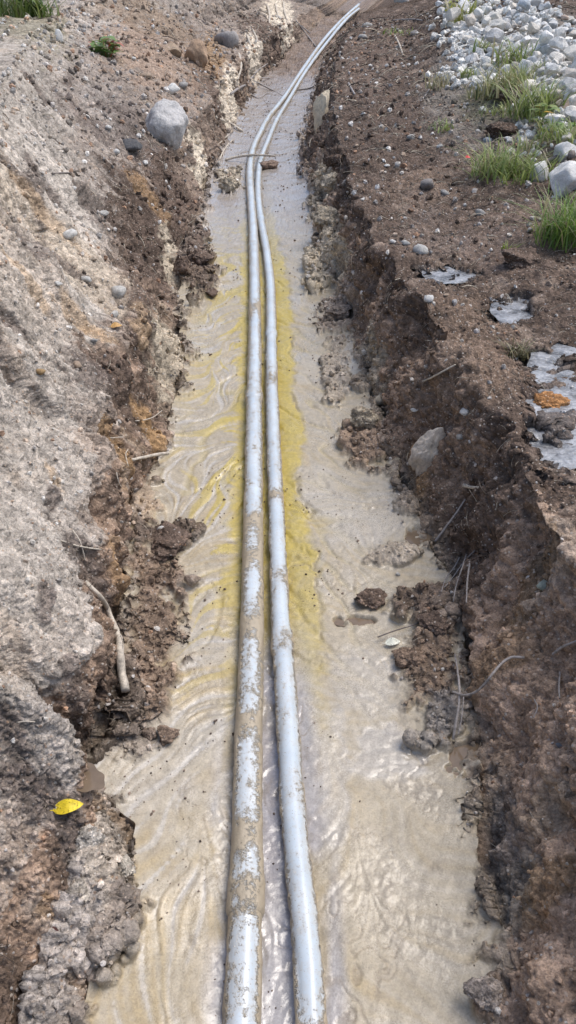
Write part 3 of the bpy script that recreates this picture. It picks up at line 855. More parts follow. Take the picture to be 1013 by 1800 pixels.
def put_stone(name, me, px, py, wpx, label, color, group=None, cat='stone', sink=.3, rot=None, hscale=1.0):
    h, nrm, d = at(px, py)
    r = wpx * .5 * d / FOC
    o = link(name, me)
    o.location = h + Vector((0, 0, r * .6 * hscale * (1 - 2 * sink)))
    o.rotation_euler = rot if rot else (random.uniform(-.3, .3), random.uniform(-.3, .3), random.uniform(0, 6.28))
    o.scale = (r, r, r * hscale)
    o.color = (*color, 1)
    return tag(o, label, cat, group)

PALE = (.64, .615, .565); WHITE = (.80, .78, .73); GREYS = (.44, .42, .39); BLUEG = (.46, .49, .50); TANS = (.48, .36, .26); DARKS = (.16, .15, .145)
put_stone('boulder', rock_mesh(44, 5, .15, 6, (1.0, .9, .95), .5), 290, 238, 92, 'large grey boulder perched on the left bank above the trench', (.56, .54, .52), cat='boulder', sink=.18, rot=(.1, -.1, .5), hscale=.95)
put_stone('boulder', rock_mesh(12, 4, .16, 8, (1, .9, .95), .8), 348, 112, 54, 'orange tan boulder beyond the large grey boulder', (.46, .31, .20), cat='boulder', sink=.2, rot=(0, .1, 1))
put_stone('boulder', rock_mesh(13, 3, .14, 8, (1, .8, .7), .8), 304, 96, 40, 'smaller tan rock touching the orange tan boulder', (.42, .31, .21), cat='boulder', sink=.25)
put_stone('boulder', rock_mesh(14, 3, .12, 7, (1, .8, .75), .7), 398, 76, 50, 'rounded grey boulder half buried near the far trench lip', (.36, .33, .31), cat='boulder', sink=.35)
put_stone('rock', rock_mesh(15, 3, .12, 8, (1, .8, .45), .9), 228, 262, 50, 'flat dark wet rock beside the large grey boulder', (.13, .13, .135), sink=.3)
put_stone('stone', rock_mesh(16, 3, .12, 5, (1, .75, .6), .6), 302, 163, 32, 'white egg-shaped stone just behind the large grey boulder', WHITE, sink=.25)
put_stone('stone', rock_mesh(17, 3, .12, 7, (.8, .7, 1), .8), 104, 72, 22, 'upright white stone high on the sandy bank', WHITE, sink=.2, hscale=1.2)
LB = [(258,137,24,TANS,'pale tan pebble on the slope between two boulders'),(323,154,20,GREYS,'grey pebble on the slope behind the white egg-shaped stone'),(205,270,18,WHITE,'white pebble at the foot of the flat dark wet rock'),(256,289,16,WHITE,'small white pebble in dark soil in front of the grey boulder'),
 (182,379,26,PALE,'pale rounded stone on the edge of dark soil of the left bank'),(122,416,30,WHITE,'angular white stone lying in pebbly tan sand'),(208,516,34,PALE,'oblong pale stone on the left lip above the clay slump'),(152,494,24,PALE,'pale stone between the oblong stone and the white one'),(103,500,16,WHITE,'tiny white stone on pebbly tan sand'),
 (191,227,14,WHITE,'white pebble in grey soil up the slope from the flat dark rock'),(235,105,12,WHITE,'tiny white pebble beside the leafy weed'),(198,110,10,PALE,'pale pebble under the leafy weed'),(137,644,22,TANS,'tan stone in the crumbling lip of the left bank'),(72,655,18,(.5,.33,.16),'orange stone on the sandy bank'),(200,556,20,PALE,'pale flat stone just below the oblong pale stone'),(30,105,14,TANS,'tan pebble near the grass at the top corner'),(165,600,14,GREYS,'grey pebble on the crumbling left bank'),(287,934,24,WHITE,'white stone resting on the dark mud mound')]
for i, (px, py, wd, c, lab) in enumerate(LB):
    put_stone('stone', ROCKS_SMALL[i % 8], px, py, wd, lab, c, 'loose stones on the left bank', sink=.25)
RB = [(752,330,40,(.30,.27,.25),'brown grey cobble in the middle of the bank top'),(782,341,18,GREYS,'small grey pebble just below the brown grey cobble'),(850,196,20,WHITE,'white pebble on the bank top near the dark sod'),(856,250,20,BLUEG,'blue grey egg-shaped pebble by the dark sod'),(893,247,19,WHITE,'white pebble next to the blue grey one'),(920,253,28,PALE,'pale stone under the grass beside the dark sod'),(843,378,22,GREYS,'grey flat stone on the wet bank top'),
 (740,444,34,PALE,'pale oblong stone at the crest of the trench'),(714,430,20,PALE,'small pale stone stuck in the crest of the trench'),(692,428,18,WHITE,'white chip hanging at the crest of the trench'),(752,528,24,WHITE,'white stone on the crest below the thin puddle'),(818,726,22,WHITE,'white stone in the dark trench wall'),(728,722,14,WHITE,'small white pebble low in the dark wall'),(681,293,12,WHITE,'tiny white pebble on the bank top'),(722,245,18,GREYS,'grey pebble on the dark bank top'),(773,259,14,WHITE,'white chip in dark soil on the bank top'),(840,233,14,PALE,'pale pebble beside the blue grey one'),
 (638,70,26,GREYS,'grey stone near the far ends of the pipes'),(645,48,20,GREYS,'small grey stone beside the pipe ends'),(705,4,30,PALE,'pale stone at the top edge past the pipes'),(728,62,22,(.3,.27,.25),'dull brown stone on the far bank'),(785,520,12,TANS,'tan pebble beside the small bright puddle'),(955,1034,30,(.42,.47,.40),'pale greenish stone embedded in the near trench wall'),(700,1010,10,PALE,'pale pebble on the silt'),(983,1312,18,(.2,.21,.23),'dark slate chip in the near wall'),(940,190,26,TANS,'tan stone in the grass by the rock heap'),(808,770,18,GREYS,'grey pebble in the dark wall'),(668,705,26,(.5,.44,.34),'tan stone at the foot of the dark wall')]
for i, (px, py, wd, c, lab) in enumerate(RB):
    put_stone('stone', ROCKS_SMALL[(i + 3) % 8], px, py, wd, lab, c, 'loose stones on the right bank', sink=.28)
put_stone('rock', rock_mesh(36, 5, .26, 9, (.8, .8, 1.0), .9), 752, 800, 66, 'large pale rock bedded in the dark trench wall', (.66, .58, .49), sink=.42, hscale=1.35)
put_stone('rock', rock_mesh(38, 5, .18, 10, (.85, .8, 1.2), .95), 566, 214, 40, 'upright cream sandstone block on the far trench edge', (.78, .66, .48), sink=.12, rot=(0, .1, .3), hscale=1.45)
put_stone('rock', rock_mesh(33, 4, .07, 14, (1, .85, 1.0), 1.0), 947, 318, 52, 'white angular rock left of the pair beside the grass', (.88, .85, .79), sink=.2)
put_stone('rock', rock_mesh(34, 4, .07, 14, (1, .85, .85), 1.0), 992, 338, 84, 'biggest white rock at the edge of the grass', (.86, .83, .77), sink=.2)
put_stone('rock', rock_mesh(35, 4, .07, 12, (1, .85, .75), 1.0), 995, 280, 62, 'pale grey rock behind the dark branch', (.76, .74, .70), sink=.2)

# heap of pale field stones: every stone on its own
def inside(poly, px, py):
    r = False; j = len(poly) - 1
    for i in range(len(poly)):
        if (poly[i][1] > py) != (poly[j][1] > py) and px < (poly[j][0] - poly[i][0]) * (py - poly[i][1]) / (poly[j][1] - poly[i][1]) + poly[i][0]: r = not r
        j = i
    return r
HEAP = [(764,0),(772,30),(790,50),(815,70),(835,105),(822,130),(850,148),(900,150),(925,175),(965,195),(972,245),(1030,262),(1060,200),(1060,40),(985,28),(960,0),(900,-14),(764,-14)]
placed = []
tries = 0
while len(placed) < 285 and tries < 30000:
    tries += 1
    px = random.uniform(760, 1060); py = random.uniform(-14, 265)
    if not inside(HEAP, px, py): continue
    if 860 < px < 960 and 115 < py < 165 and random.random() < .6: continue
    wd = random.choice((14, 18, 22, 26, 30, 36)) * (.62 + .55 * max(py, 0) / 220)
    layer = 0 if len(placed) < 190 else 1
    ok = all(((px - q[0]) / 1.0) ** 2 + ((py - q[1]) * 1.5) ** 2 > (.36 * (wd + q[2])) ** 2 for q in placed if q[3] == layer)
    if not ok: continue
    placed.append((px, py, wd, layer))
cols = [('white', (.90, .87, .81)), ('cream', (.86, .80, .70)), ('white', (.90, .87, .82)), ('cream', (.82, .77, .68)), ('buff', (.76, .68, .58)), ('grey', (.66, .645, .62)), ('grey', (.68, .68, .67)), ('white', (.88, .85, .79))]
for i, (px, py, wd, layer) in enumerate(placed):
    q = random.random()
    if q < .05: tone, c = 'blue grey', (.46, .50, .53)
    elif q < .09: tone, c = 'pinkish tan', (.62, .47, .37)
    else: tone, c = random.choice(cols)
    size = 'large' if wd > 24 else 'small' if wd < 14 else 'middling'
    if layer: where = 'resting on top of the stone heap'
    elif py > 165: where = 'at the near foot of the stone heap by the grass'
    elif px < 835: where = 'on the trench side edge of the stone heap'
    elif py < 30: where = 'along the far top edge of the stone heap'
    elif px > 960: where = 'on the outer side of the stone heap'
    else: where = 'bedded in the middle of the stone heap'
    lab = f'{size} {tone} field stone {where}'
    k = random.uniform(.88, 1.1)
    o = put_stone('field_stone', ROCKS_ROUND[i % 14], px, py, wd * 1.3, lab, tuple(v * k for v in c), 'heap of pale field stones', sink=.18)
    if layer: o.location.z += o.scale.x * .75

# ------------------------------------------------------------------ clods
def clod_mesh(name, seed, size, color, wetv=.1, sub=5, rough=.34):
    rg = np.random.default_rng(seed); o = rg.uniform(0, 60, 3)
    V, F = ICO[sub]; V = V.copy()
    for _ in range(9):
        nv = rg.normal(size=3); nv /= np.linalg.norm(nv)
        V -= nv * np.clip(V @ nv - rg.uniform(.55, .85), 0, None)[:, None]
    def pn(s, k=0): return perlin3(V[:, 0] * s + o[k % 3], V[:, 1] * s + o[(k + 1) % 3], V[:, 2] * s + o[(k + 2) % 3])
    nn = pn(1.2) + .55 * pn(2.8, 1) + .6 * (np.abs(pn(5.5, 2)) - .2) + .4 * (np.abs(pn(12)) - .2) + .14 * pn(26, 1)
    W = V * (1 + rough * nn)[:, None] * np.array(size)
    c = np.array(color)[None] * (1 + .35 * pn(4, 1) + .2 * pn(11))[:, None]
    rgba = np.concatenate([np.clip(c, .01, .9), np.full((len(V), 1), wetv)], 1)
    return mesh_np(name, W, F, M_BANK, True, rgba)
def clod(px, py, wpx, hpx, color, label, seed, wetv=.1, name='soil_clod', sink=.25, deep=1.0, cat='clod', group='clods of soil on and beside the trench floor', sub=5):
    h, nrm, d = at(px, py + hpx * .15)
    rx = wpx * .5 * d / FOC; rz = max(hpx * .5 * d / FOC * .8, rx * .35)
    me = clod_mesh(name, seed, (rx, rx * .9 * deep, rz), color, wetv, sub)
    o = link(name, me)
    o.location = h + Vector((0, 0, rz * (1 - 2 * sink)))
    o.rotation_euler = (0, 0, random.uniform(-.5, .5))
    return tag(o, label, cat, group)
clod(298, 945, 100, 40, PEAT * 1.5, 'dark mud mound on the silt carrying a white stone', 1, .25, 'mud_mound', .5)
clod(648, 1052, 56, 40, PEAT * 1.7, 'fibrous peat lump standing in the silt', 2, .2, 'peat_lump', .25)
clod(957, 710, 66, 44, np.array((.34, .17, .07)), 'orange rusty clod lying in the pale puddle', 3, .15, 'soil_clod', .25)
clod(155, 1476, 52, 46, np.array((.43, .39, .34)), 'blocky pale grey clod below the yellow leaf', 4, .1)
clod(125, 1560, 60, 50, np.array((.38, .335, .28)), 'crumbly grey clod heap by the silt edge', 5, .1, sink=.45)
clod(215, 1520, 54, 36, np.array((.40, .36, .30)), 'wet grey clod touching the silt near the yellow leaf', 6, .3, sink=.45)
clod(850, 1745, 66, 46, np.array((.30, .255, .22)), 'brown grey clod at the foot of the near dark wall', 7, .2)
clod(350, 455, 56, 40, PEAT * 1.6, 'dark layered peat slab fallen on the far silt', 8, .2)
clod(372, 515, 28, 16, PEAT * 1.5, 'small dark peat lump at the tip of the fallen slab', 9, .2, sub=4)
clod(295, 1290, 44, 30, np.array((.24, .175, .13)), 'reddish brown wet lump on the left debris', 10, .3)
clod(262, 1290, 30, 24, np.array((.23, .175, .135)), 'small reddish brown lump next to the wet lump', 11, .3, sub=4)
clod(585, 325, 46, 44, CLAY * .85, 'cream clay lump under the far dark wall', 12, .1)
clod(575, 385, 44, 50, CLAY * .75, 'grey cream clay slump along the far right floor edge', 13, .1)
clod(402, 325, 34, 34, CLAY * .8, 'cream clay lump on the far left floor edge', 14, .1)
clod(598, 548, 52, 26, np.array((.22, .18, .15)), 'brown silty clod poking out of the right silt edge', 15, .2)
clod(640, 735, 56, 46, CLAY * .62, 'tan clay block at the foot of the dark wall', 16, .15)
clod(910, 455, 74, 44, PEAT * 1.6, 'dark sod lump with a sprig of grass on the bank top', 17, .15, 'sod_lump')
clod(905, 165, 70, 30, PEAT * 1.7, 'dark sod with overhanging grass by the stone heap', 18, .1, 'sod_lump')
clod(880, 232, 60, 30, PEAT * 1.1, 'black hollow sod beside the pebbles on the bank top', 19, .1, 'sod_lump')
clod(590, 285, 40, 50, PEAT * 1.2, 'black root-matted soil lump on the far trench edge', 20, .1)
clod(320, 470, 30, 50, PEAT * 1.7, 'dark crumbled soil lump at the far left wall foot', 21, .1)
clod(725, 1150, 56, 40, BROWN * .9, 'brown crumbly soil heap slumped from the dark wall', 22, .15, sink=.5)
clod(772, 1090, 66, 36, PEAT * 1.6, 'dark root-threaded soil heap under the wall cavity', 23, .15, sink=.5)
clod(470, 292, 40, 14, PEAT * 2.2, 'low dark lump beside the pipes at their bend', 26, .2, sub=4)

# ------------------------------------------------------------------ roots and twigs
def tube(points, radii, seg=7, jitter=.0):
    C = np.array([p[:] for p in points]); n = len(C)
    T = np.gradient(C, axis=0); T /= np.linalg.norm(T, axis=1)[:, None] + 1e-9
    ref = np.array([.3, .2, .93]); A = np.cross(T, ref); A /= np.linalg.norm(A, axis=1)[:, None] + 1e-9
    B = np.cross(T, A)
    th = np.linspace(0, 2 * np.pi, seg, endpoint=False)
    rr = np.array(radii)[:, None] * (1 + jitter * rng.uniform(-1, 1, (n, seg)))
    V = C[:, None] + A[:, None] * (np.cos(th)[None] * rr)[..., None] + B[:, None] * (np.sin(th)[None] * rr)[..., None]
    i = np.arange(n * seg).reshape(n, seg)
    F = np.stack([i[:-1], np.roll(i[:-1], -1, 1), np.roll(i[1:], -1, 1), i[1:]], -1).reshape(-1, 4)
    V = np.concatenate([V.reshape(-1, 3), C[:1], C[-1:]])
    k = n * seg
    caps = [[k, i[0][(j + 1) % seg], i[0][j], i[0][j]] for j in range(seg)] + [[k + 1, i[-1][j], i[-1][(j + 1) % seg], i[-1][(j + 1) % seg]] for j in range(seg)]
    tri = np.concatenate([F[:, [0, 1, 2]], F[:, [0, 2, 3]], np.array(caps)[:, :3]])
    return V, tri
def root(name, label, strands, mat, cat='root', group='roots and twigs in the trench walls', lift=.012):
    """strands: list of (list of (px, py, lift in m), width px at start, width px at end)"""
    Vs = []; Fs = []; n0 = 0
    for pts, w0, w1 in strands:
        P3 = []; ds = []
        for q in pts:
            h, nrm, d = at(q[0], q[1]); lf = q[2] if len(q) > 2 else lift
            r_ = ray(q[0], q[1]).normalized()
            P3.append(h - r_ * lf); ds.append(d)
        if len(P3) > 2:
            # keep the strand from jumping where the ground behind it drops away
            for _ in range(1):
                for k in range(1, len(P3) - 1):
                    mid = (P3[k - 1] + P3[k + 1]) * .5
                    if (P3[k] - mid).length > 1.2 * (P3[k + 1] - P3[k - 1]).length: P3[k] = mid
        L = sum((P3[k + 1] - P3[k]).length for k in range(len(P3) - 1))
        C = catmull([tuple(p) for p in P3], lambda yy: max(L / 26, .004))
        n = len(C); dm = sum(ds) / len(ds)
        t = np.linspace(0, 1, n); rad = (w0 * (1 - t) + w1 * t) * .5 * dm / FOC
        C = C + .25 * rad.mean() * np.stack([perlin2(t * 9 + n0, t * 0 + i) for i in range(3)], 1)
        V, F = tube(C, np.maximum(rad, .0008), 7, .12)
        Vs.append(V); Fs.append(F); n0 += 1
    base = np.concatenate(Vs).mean(0)
    if len(Vs) == 1:
        o = link(name, mesh_np(name, Vs[0] - base, Fs[0], mat, True), loc=tuple(base))
    else:
        o = bpy.data.objects.new(name, None); COL.objects.link(o); o.location = tuple(base)
        for V, F in zip(Vs, Fs): link('root_strand', mesh_np('root_strand', V - base, F, mat, True), o)
    return tag(o, label, cat, group)
root('tree_root', 'thick pale curved root hanging down the left trench wall', [([(150,1022,.01),(170,1042,.03),(190,1072,.05),(204,1108,.06),(212,1145,.06),(214,1185,.05),(221,1213,.04)], 8, 15)], M_ROOT_PALE)
root('tree_root', 'straight pale root stub sticking out over the rusty wall patch', [([(232,808,.0),(252,804,.05),(276,799,.10),(297,796,.13)], 5, 6)], M_ROOT_PALE)
root('tree_root', 'thin pale root looping on the left lip above the thick root', [([(108,950),(130,958),(155,963),(178,966)], 3, 3), ([(128,932),(140,950),(150,985)], 3, 2)], M_ROOT_PALE)
root('stick', 'thin pale stick lying across both pipes', [([(396,281,.05),(420,275,.32),(444,272.5,.50),(465,273,.50),(484,274,.47)], 4.5, 3.5)], M_ROOT_PALE, 'stick')
root('tree_root', 'tangle of grey roots reaching from the far left wall to the pipes', [([(405,165,.02),(430,150,.05),(455,146,.08),(478,158,.06),(500,170,.05)], 4, 2.5), ([(440,140,.03),(452,125,.04),(470,112,.03)], 3, 2), ([(430,150,.02),(445,137,.04),(474,137,.04)], 3, 2), ([(440,165,.02),(452,172,.05),(470,163,.05)], 2.5, 2)], M_ROOT_GREY)
root('tree_root', 'stout pale root stub lying on the far left wall', [([(378,205,.03),(392,212,.05),(410,220,.06),(426,231,.05)], 6, 5)], M_ROOT_PALE)
root('tree_root', 'wispy pale roots fringing the left wall near the stick', [([(370,262),(388,250,.04),(400,238,.05)], 3, 2), ([(385,282),(395,262,.04),(410,245,.05)], 3, 2), ([(375,320),(392,312,.05),(410,308,.05)], 3, 2), ([(350,350),(365,345,.04),(376,342,.05)], 2.5, 1.5)], M_ROOT_PALE)
root('tree_root', 'pair of pale roots slanting over the far end of the trench', [([(520,36),(535,55,.04),(548,72,.05),(556,82,.05)], 3, 2), ([(520,34),(530,45,.03),(545,58,.03)], 2, 2)], M_ROOT_GREY)
root('tree_root', 'hanging pale roots matting the far left wall', [([(470,10),(474,28,.02),(472,48,.03)], 5, 3), ([(484,8),(488,25,.03),(490,45,.03)], 5, 3), ([(498,5),(500,20,.03),(505,36,.03)], 5, 3), ([(432,58),(440,78,.03),(446,100,.03)], 5, 3), ([(444,52),(452,70,.03),(455,95,.03)], 4, 3), ([(420,95),(424,115,.03),(418,140,.03)], 5, 3)], M_ROOT_PALE)
root('tree_root', 'thin dark root arching over the bent pipes', [([(562,146,.03),(545,155,.06),(525,158,.08),(508,160,.09)], 2, 2)], M_ROOT_DARK)
root('twig', 'pale bare twig lying on the dark wall below the crest', [([(744,670),(758,664,.02),(775,655,.03),(801,641,.02)], 3.5, 3)], M_ROOT_PALE, 'twig')
root('twig', 'straight grey twig leaning on the dark wall above the cavity', [([(765,952,.02),(780,932,.03),(800,905,.03),(818,878,.02)], 5, 3)], M_ROOT_GREY, 'twig')
root('tree_root', 'spray of thin roots hanging in the dark wall cavity', [([(835,968),(818,985,.04),(800,1010,.06),(782,1032,.05)], 3, 2), ([(820,975),(812,1000,.05),(802,1030,.06),(797,1058,.05)], 3, 2), ([(808,980),(800,995,.04),(785,1015,.05),(776,1040,.04)], 2.5, 1.5), ([(826,990),(822,1020,.05),(820,1060,.04)], 3.5, 2.5)], M_ROOT_GREY)
root('tree_root', 'forked grey root curving out of the near dark wall', [([(922,1156,.01),(900,1155,.03),(880,1168,.05),(862,1190,.07),(840,1214,.08),(818,1222,.08),(795,1216,.07)], 5, 4)], M_ROOT_GREY)
root('tree_root', 'long upright root hanging at the dark wall foot', [([(800,1150,.03),(806,1190,.06),(808,1230,.06),(802,1270,.05),(797,1300,.03)], 3.5, 5), ([(815,1225,.05),(812,1260,.05),(806,1292,.04)], 2.5, 2)], M_ROOT_GREY)
root('tree_root', 'knot of pale roots at the edge of the near wall', [([(972,1150),(985,1140,.02),(1000,1132,.03),(1020,1125,.02)], 5, 4), ([(985,1182),(983,1205,.03),(984,1228,.02)], 4, 3), ([(940,1230),(945,1245,.02),(938,1262,.02)], 3, 2)], M_ROOT_GREY)
root('twig', 'pale bark chip on the dark wall above the straight twig', [([(815,853),(826,856,.02),(842,857,.02)], 7, 4)], M_ROOT_PALE, 'twig')
root('twig', 'short pale twig at the crest by the far clay lumps', [([(585,316),(598,328,.03),(612,338,.03)], 5, 4)], M_ROOT_PALE, 'twig')
root('twig', 'pale upright twig on the far dark bank', [([(694,62,.01),(702,78,.03),(709,98,.01)], 4, 3)], M_ROOT_PALE, 'twig')
root('twig', 'pale crooked twig on the bank by the far clay', [([(740,178),(750,165,.03),(758,152,.03),(765,145,.02)], 3, 3)], M_ROOT_GREY, 'twig')
root('twig', 'thin stem on the bank top beside the upright twig', [([(690,36),(720,34,.03),(744,36,.02)], 3, 2)], M_ROOT_GREY, 'twig')
root('twig', 'short grey twig stuck in the far dark bank', [([(613,146),(618,156,.03),(624,166,.02)], 4, 3)], M_ROOT_GREY, 'twig')
root('twig', 'fine pale twig lying on the tan sand of the left bank', [([(92,305),(112,304,.015),(134,307,.01)], 3, 2)], M_ROOT_DARK, 'twig')
root('branch', 'dark broken branch between the white rocks', [([(940,298,.06),(962,286,.10),(985,276,.12),(1006,272,.10)], 8, 16)], M_ROOT_DARK, 'branch')
root('twig', 'straw-coloured twig laid across the peat heap', [([(664,1120,.03),(690,1110,.04),(722,1100,.04),(748,1090,.03)], 2.5, 2)], M_ROOT_DARK, 'twig')
root('twig', 'fine pale straw at the edge of the sandy bank', [([(30,1270),(45,1268,.015),(62,1269,.01)], 2.5, 2)], M_ROOT_PALE, 'twig')
root('tree_root', 'pale hair roots hanging at the left wall by the rusty patch', [([(175,766),(195,770,.03),(215,768,.05)], 2.5, 2), ([(225,790),(222,805,.05),(226,820,.05)], 2, 1.5), ([(238,740),(255,738,.05),(285,722,.07)], 2, 1.5), ([(205,830,.02),(208,845,.04),(214,856,.04)], 2, 1.5)], M_ROOT_PALE)

# ------------------------------------------------------------------ plants
def blades(n, spread, hgt, wid, c0, c1, lean=.6, seed=0):
    rg = np.random.default_rng(seed); Vs = []; Fs = []; Cs = []
    for k in range(n):
        a = rg.uniform(0, 2 * np.pi); rr = spread * rg.uniform() ** .75 * 1.7
        b = np.array([rr * np.cos(a), rr * np.sin(a), -.01])
        H = hgt * rg.uniform(.25, 1.15); dr = rg.uniform(0, 2 * np.pi); ln = lean * rg.uniform(.3, 1.3) * H
        dvec = np.array([np.cos(dr), np.sin(dr), 0]); sd = np.array([-np.sin(dr), np.cos(dr), 0]) * wid * rg.uniform(.6, 1.2)
        t = np.array([0, .35, .7, 1.0])
        C = b[None] + dvec[None] * (ln * t ** 1.8)[:, None] + np.array([0, 0, 1.])[None] * (H * (t - .28 * t ** 3 * min(1, ln / H)))[:, None]
        wt = np.array([1, .9, .6, .08])
        V = np.concatenate([C - sd[None] * wt[:, None], C + sd[None] * wt[:, None]])
        i0 = k * 8
        Fs.append(np.array([[i0 + j, i0 + j + 1, i0 + 5 + j, i0 + 4 + j] for j in range(3)]))
        f = rg.uniform(); c = np.array(c0) * (1 - f) + np.array(c1) * f
        if rg.uniform() < .16: c = np.array((.42, .37, .22)) * rg.uniform(.6, 1.1)
        Vs.append(V); Cs.append(np.tile(np.append(c, 1.0), (8, 1)))
    return np.concatenate(Vs), np.concatenate(Fs), np.concatenate(Cs)
G0, G1, GY_ = (.14, .20, .045), (.36, .42, .14), (.42, .39, .20)
def tuft(px, py, wpx, hpx, n, label, c0=G0, c1=G1, seed=0, lean=1.15):
    h, nrm, d = at(px, py); s = d / FOC
    V, F, C = blades(int(n * 1.3), wpx * .40 * s, hpx * 1.25 * s, 1.35 * s, c0, c1, lean, seed)
    me = mesh_np('grass_tuft', V, F, M_GRASS, True, C)
    o = link('grass_tuft', me, loc=tuple(h))
    return tag(o, label, 'grass', 'grass tufts by the stone heap')
tuft(900, 312, 110, 55, 240, 'wide green grass tuft in front of the white rocks', seed=1)
tuft(862, 305, 50, 40, 70, 'thin straggly end of grass reaching over dark soil', seed=2)
tuft(1000, 425, 90, 85, 260, 'tall bright grass clump at the edge below the white rocks', (.10, .19, .03), (.24, .34, .08), seed=3)
tuft(962, 412, 40, 34, 50, 'low grass sprigs left of the tall bright clump', seed=4)
tuft(940, 205, 80, 60, 200, 'long grass clump drooping among the heap stones', seed=5)
tuft(895, 165, 80, 48, 170, 'dry mixed grass hanging over the dark sod', G0, GY_, seed=6)
tuft(855, 172, 50, 30, 60, 'short olive grass at the heap edge', (.08, .11, .03), GY_, seed=7)
tuft(985, 245, 70, 36, 110, 'grass growing between the heap and pale grey rock', seed=8)
tuft(820, 40, 50, 36, 80, 'yellow green weeds sprouting in the far stones', (.16, .19, .03), (.34, .33, .07), seed=9)
tuft(910, 625, 30, 30, 60, 'little brown grass sod by the large puddle', (.07, .075, .03), (.18, .15, .07), seed=10)
tuft(890, 440, 20, 18, 20, 'tiny bright sprig on the dark sod lump', (.18, .25, .04), (.3, .36, .08), seed=11)
tuft(785, 228, 50, 16, 40, 'sparse flat grass on the bank top', seed=12)
tuft(770, 155, 34, 26, 40, 'pale dead grass beside the crooked twig', (.25, .23, .13), (.42, .38, .22), seed=13)
tuft(905, 115, 60, 40, 90, 'fresh weeds rising through the middle of the heap', (.10, .17, .04), (.28, .33, .1), seed=14)
tuft(700, 60, 40, 12, 24, 'scant grass near the far pipe ends', seed=15)
tuft(10, 30, 60, 50, 120, 'dark grass hanging at the top corner of the sandy bank', (.06, .10, .02), (.17, .22, .06), seed=16)
tuft(65, 28, 60, 36, 110, 'lighter grass patch beside the dark corner grass', (.09, .15, .03), (.22, .27, .08), seed=17)
for i, (px, py, wd, hh, lab) in enumerate(((960,190,60,34,'loose pale grass between the weed and the heap stones'),(925,140,50,34,'fresh grass wisps among the middle heap stones'),(875,200,60,22,'thin grass over the dark soil behind the white pebble'),(940,262,60,26,'low grass in front of the dark sod beside the pale stone'),(830,135,30,18,'small dry tuft at the trench side of the heap'),(1005,255,40,30,'grass wisps at the picture edge above the pale grey rock'))):
    tuft(px, py, wd, hh, 60, lab, (.16, .21, .06), (.40, .44, .18), seed=30 + i)
tuft(850, 90, 30, 20, 30, 'small green shoots between far heap stones', seed=18)

def weed(px, py, wpx, hpx, n, label, c0, c1, seed, accents=()):
    """broad-leaved seedling: stems with oval leaves"""
    h, nrm, d = at(px, py); s = d / FOC; rg = np.random.default_rng(seed)
    Vs = []; Fs = []; Cs = []; n0 = 0
    for k in range(n):
        a = rg.uniform(0, 6.28); rr = wpx * .42 * s * math.sqrt(rg.uniform()); H = hpx * s * rg.uniform(.25, 1.0)
        c = np.array([rr * math.cos(a), rr * math.sin(a), H])
        L = wpx * .17 * s * rg.uniform(.7, 1.3); W = L * .45
        dr = rg.uniform(0, 6.28); dv = np.array([math.cos(dr), math.sin(dr), rg.uniform(-.3, .5)]); sd = np.array([-math.sin(dr), math.cos(dr), rg.uniform(-.2, .2)])
        t = np.array([-1, -.5, .1, .6, 1.]); wd = np.array([.05, .8, 1, .6, .04])
        Cn = c[None] + dv[None] * (t * L)[:, None] - np.array([0, 0, 1.])[None] * (t ** 2 * L * .25)[:, None]
        V = np.concatenate([Cn - sd[None] * (wd * W)[:, None], Cn + sd[None] * (wd * W)[:, None]])
        F = np.array([[n0 + j, n0 + j + 1, n0 + 6 + j, n0 + 5 + j] for j in range(4)])
        f = rg.uniform(); cc = np.array(c0) * (1 - f) + np.array(c1) * f
        if accents and rg.uniform() < .15: cc = np.array(accents[0])
        Vs.append(V); Fs.append(F); Cs.append(np.tile(np.append(cc, 1.), (10, 1))); n0 += 10
        b = np.array([rr * .3 * math.cos(a), rr * .3 * math.sin(a), -.01]); sw = np.array([.5 * s, 0, 0])
        V = np.array([b - sw, b + sw, c + sw * .5, c - sw * .5]); Vs.append(V); Fs.append(np.array([[n0, n0 + 1, n0 + 2, n0 + 3]])); Cs.append(np.tile(np.append(cc * .8, 1.), (4, 1))); n0 += 4
    me = mesh_np('weed', np.concatenate(Vs), np.concatenate(Fs), M_GRASS, True, np.concatenate(Cs))
    o = link('weed', me, loc=tuple(h))
    return tag(o, label, 'plant', 'broad-leaved weeds')
weed(188, 100, 64, 30, 60, 'leafy green weed with a few red tips on the left slope', (.13, .24, .06), (.28, .38, .14), 1, ((.5, .12, .08),))
weed(955, 225, 60, 40, 34, 'weed with yellow and orange leaves at the heap foot', (.14, .22, .05), (.30, .34, .08), 2, ((.62, .36, .04),))
weed(800, 24, 44, 26, 24, 'yellowish weed at the far edge of the stones', (.22, .26, .04), (.42, .42, .08), 3)
weed(50, 26, 70, 34, 40, 'low broad-leaved weed within the top corner grass', (.09, .17, .04), (.2, .3, .09), 4)
weed(990, 238, 50, 26, 26, 'pale green seedling cluster above the pale grey rock', (.16, .28, .07), (.3, .42, .13), 5)

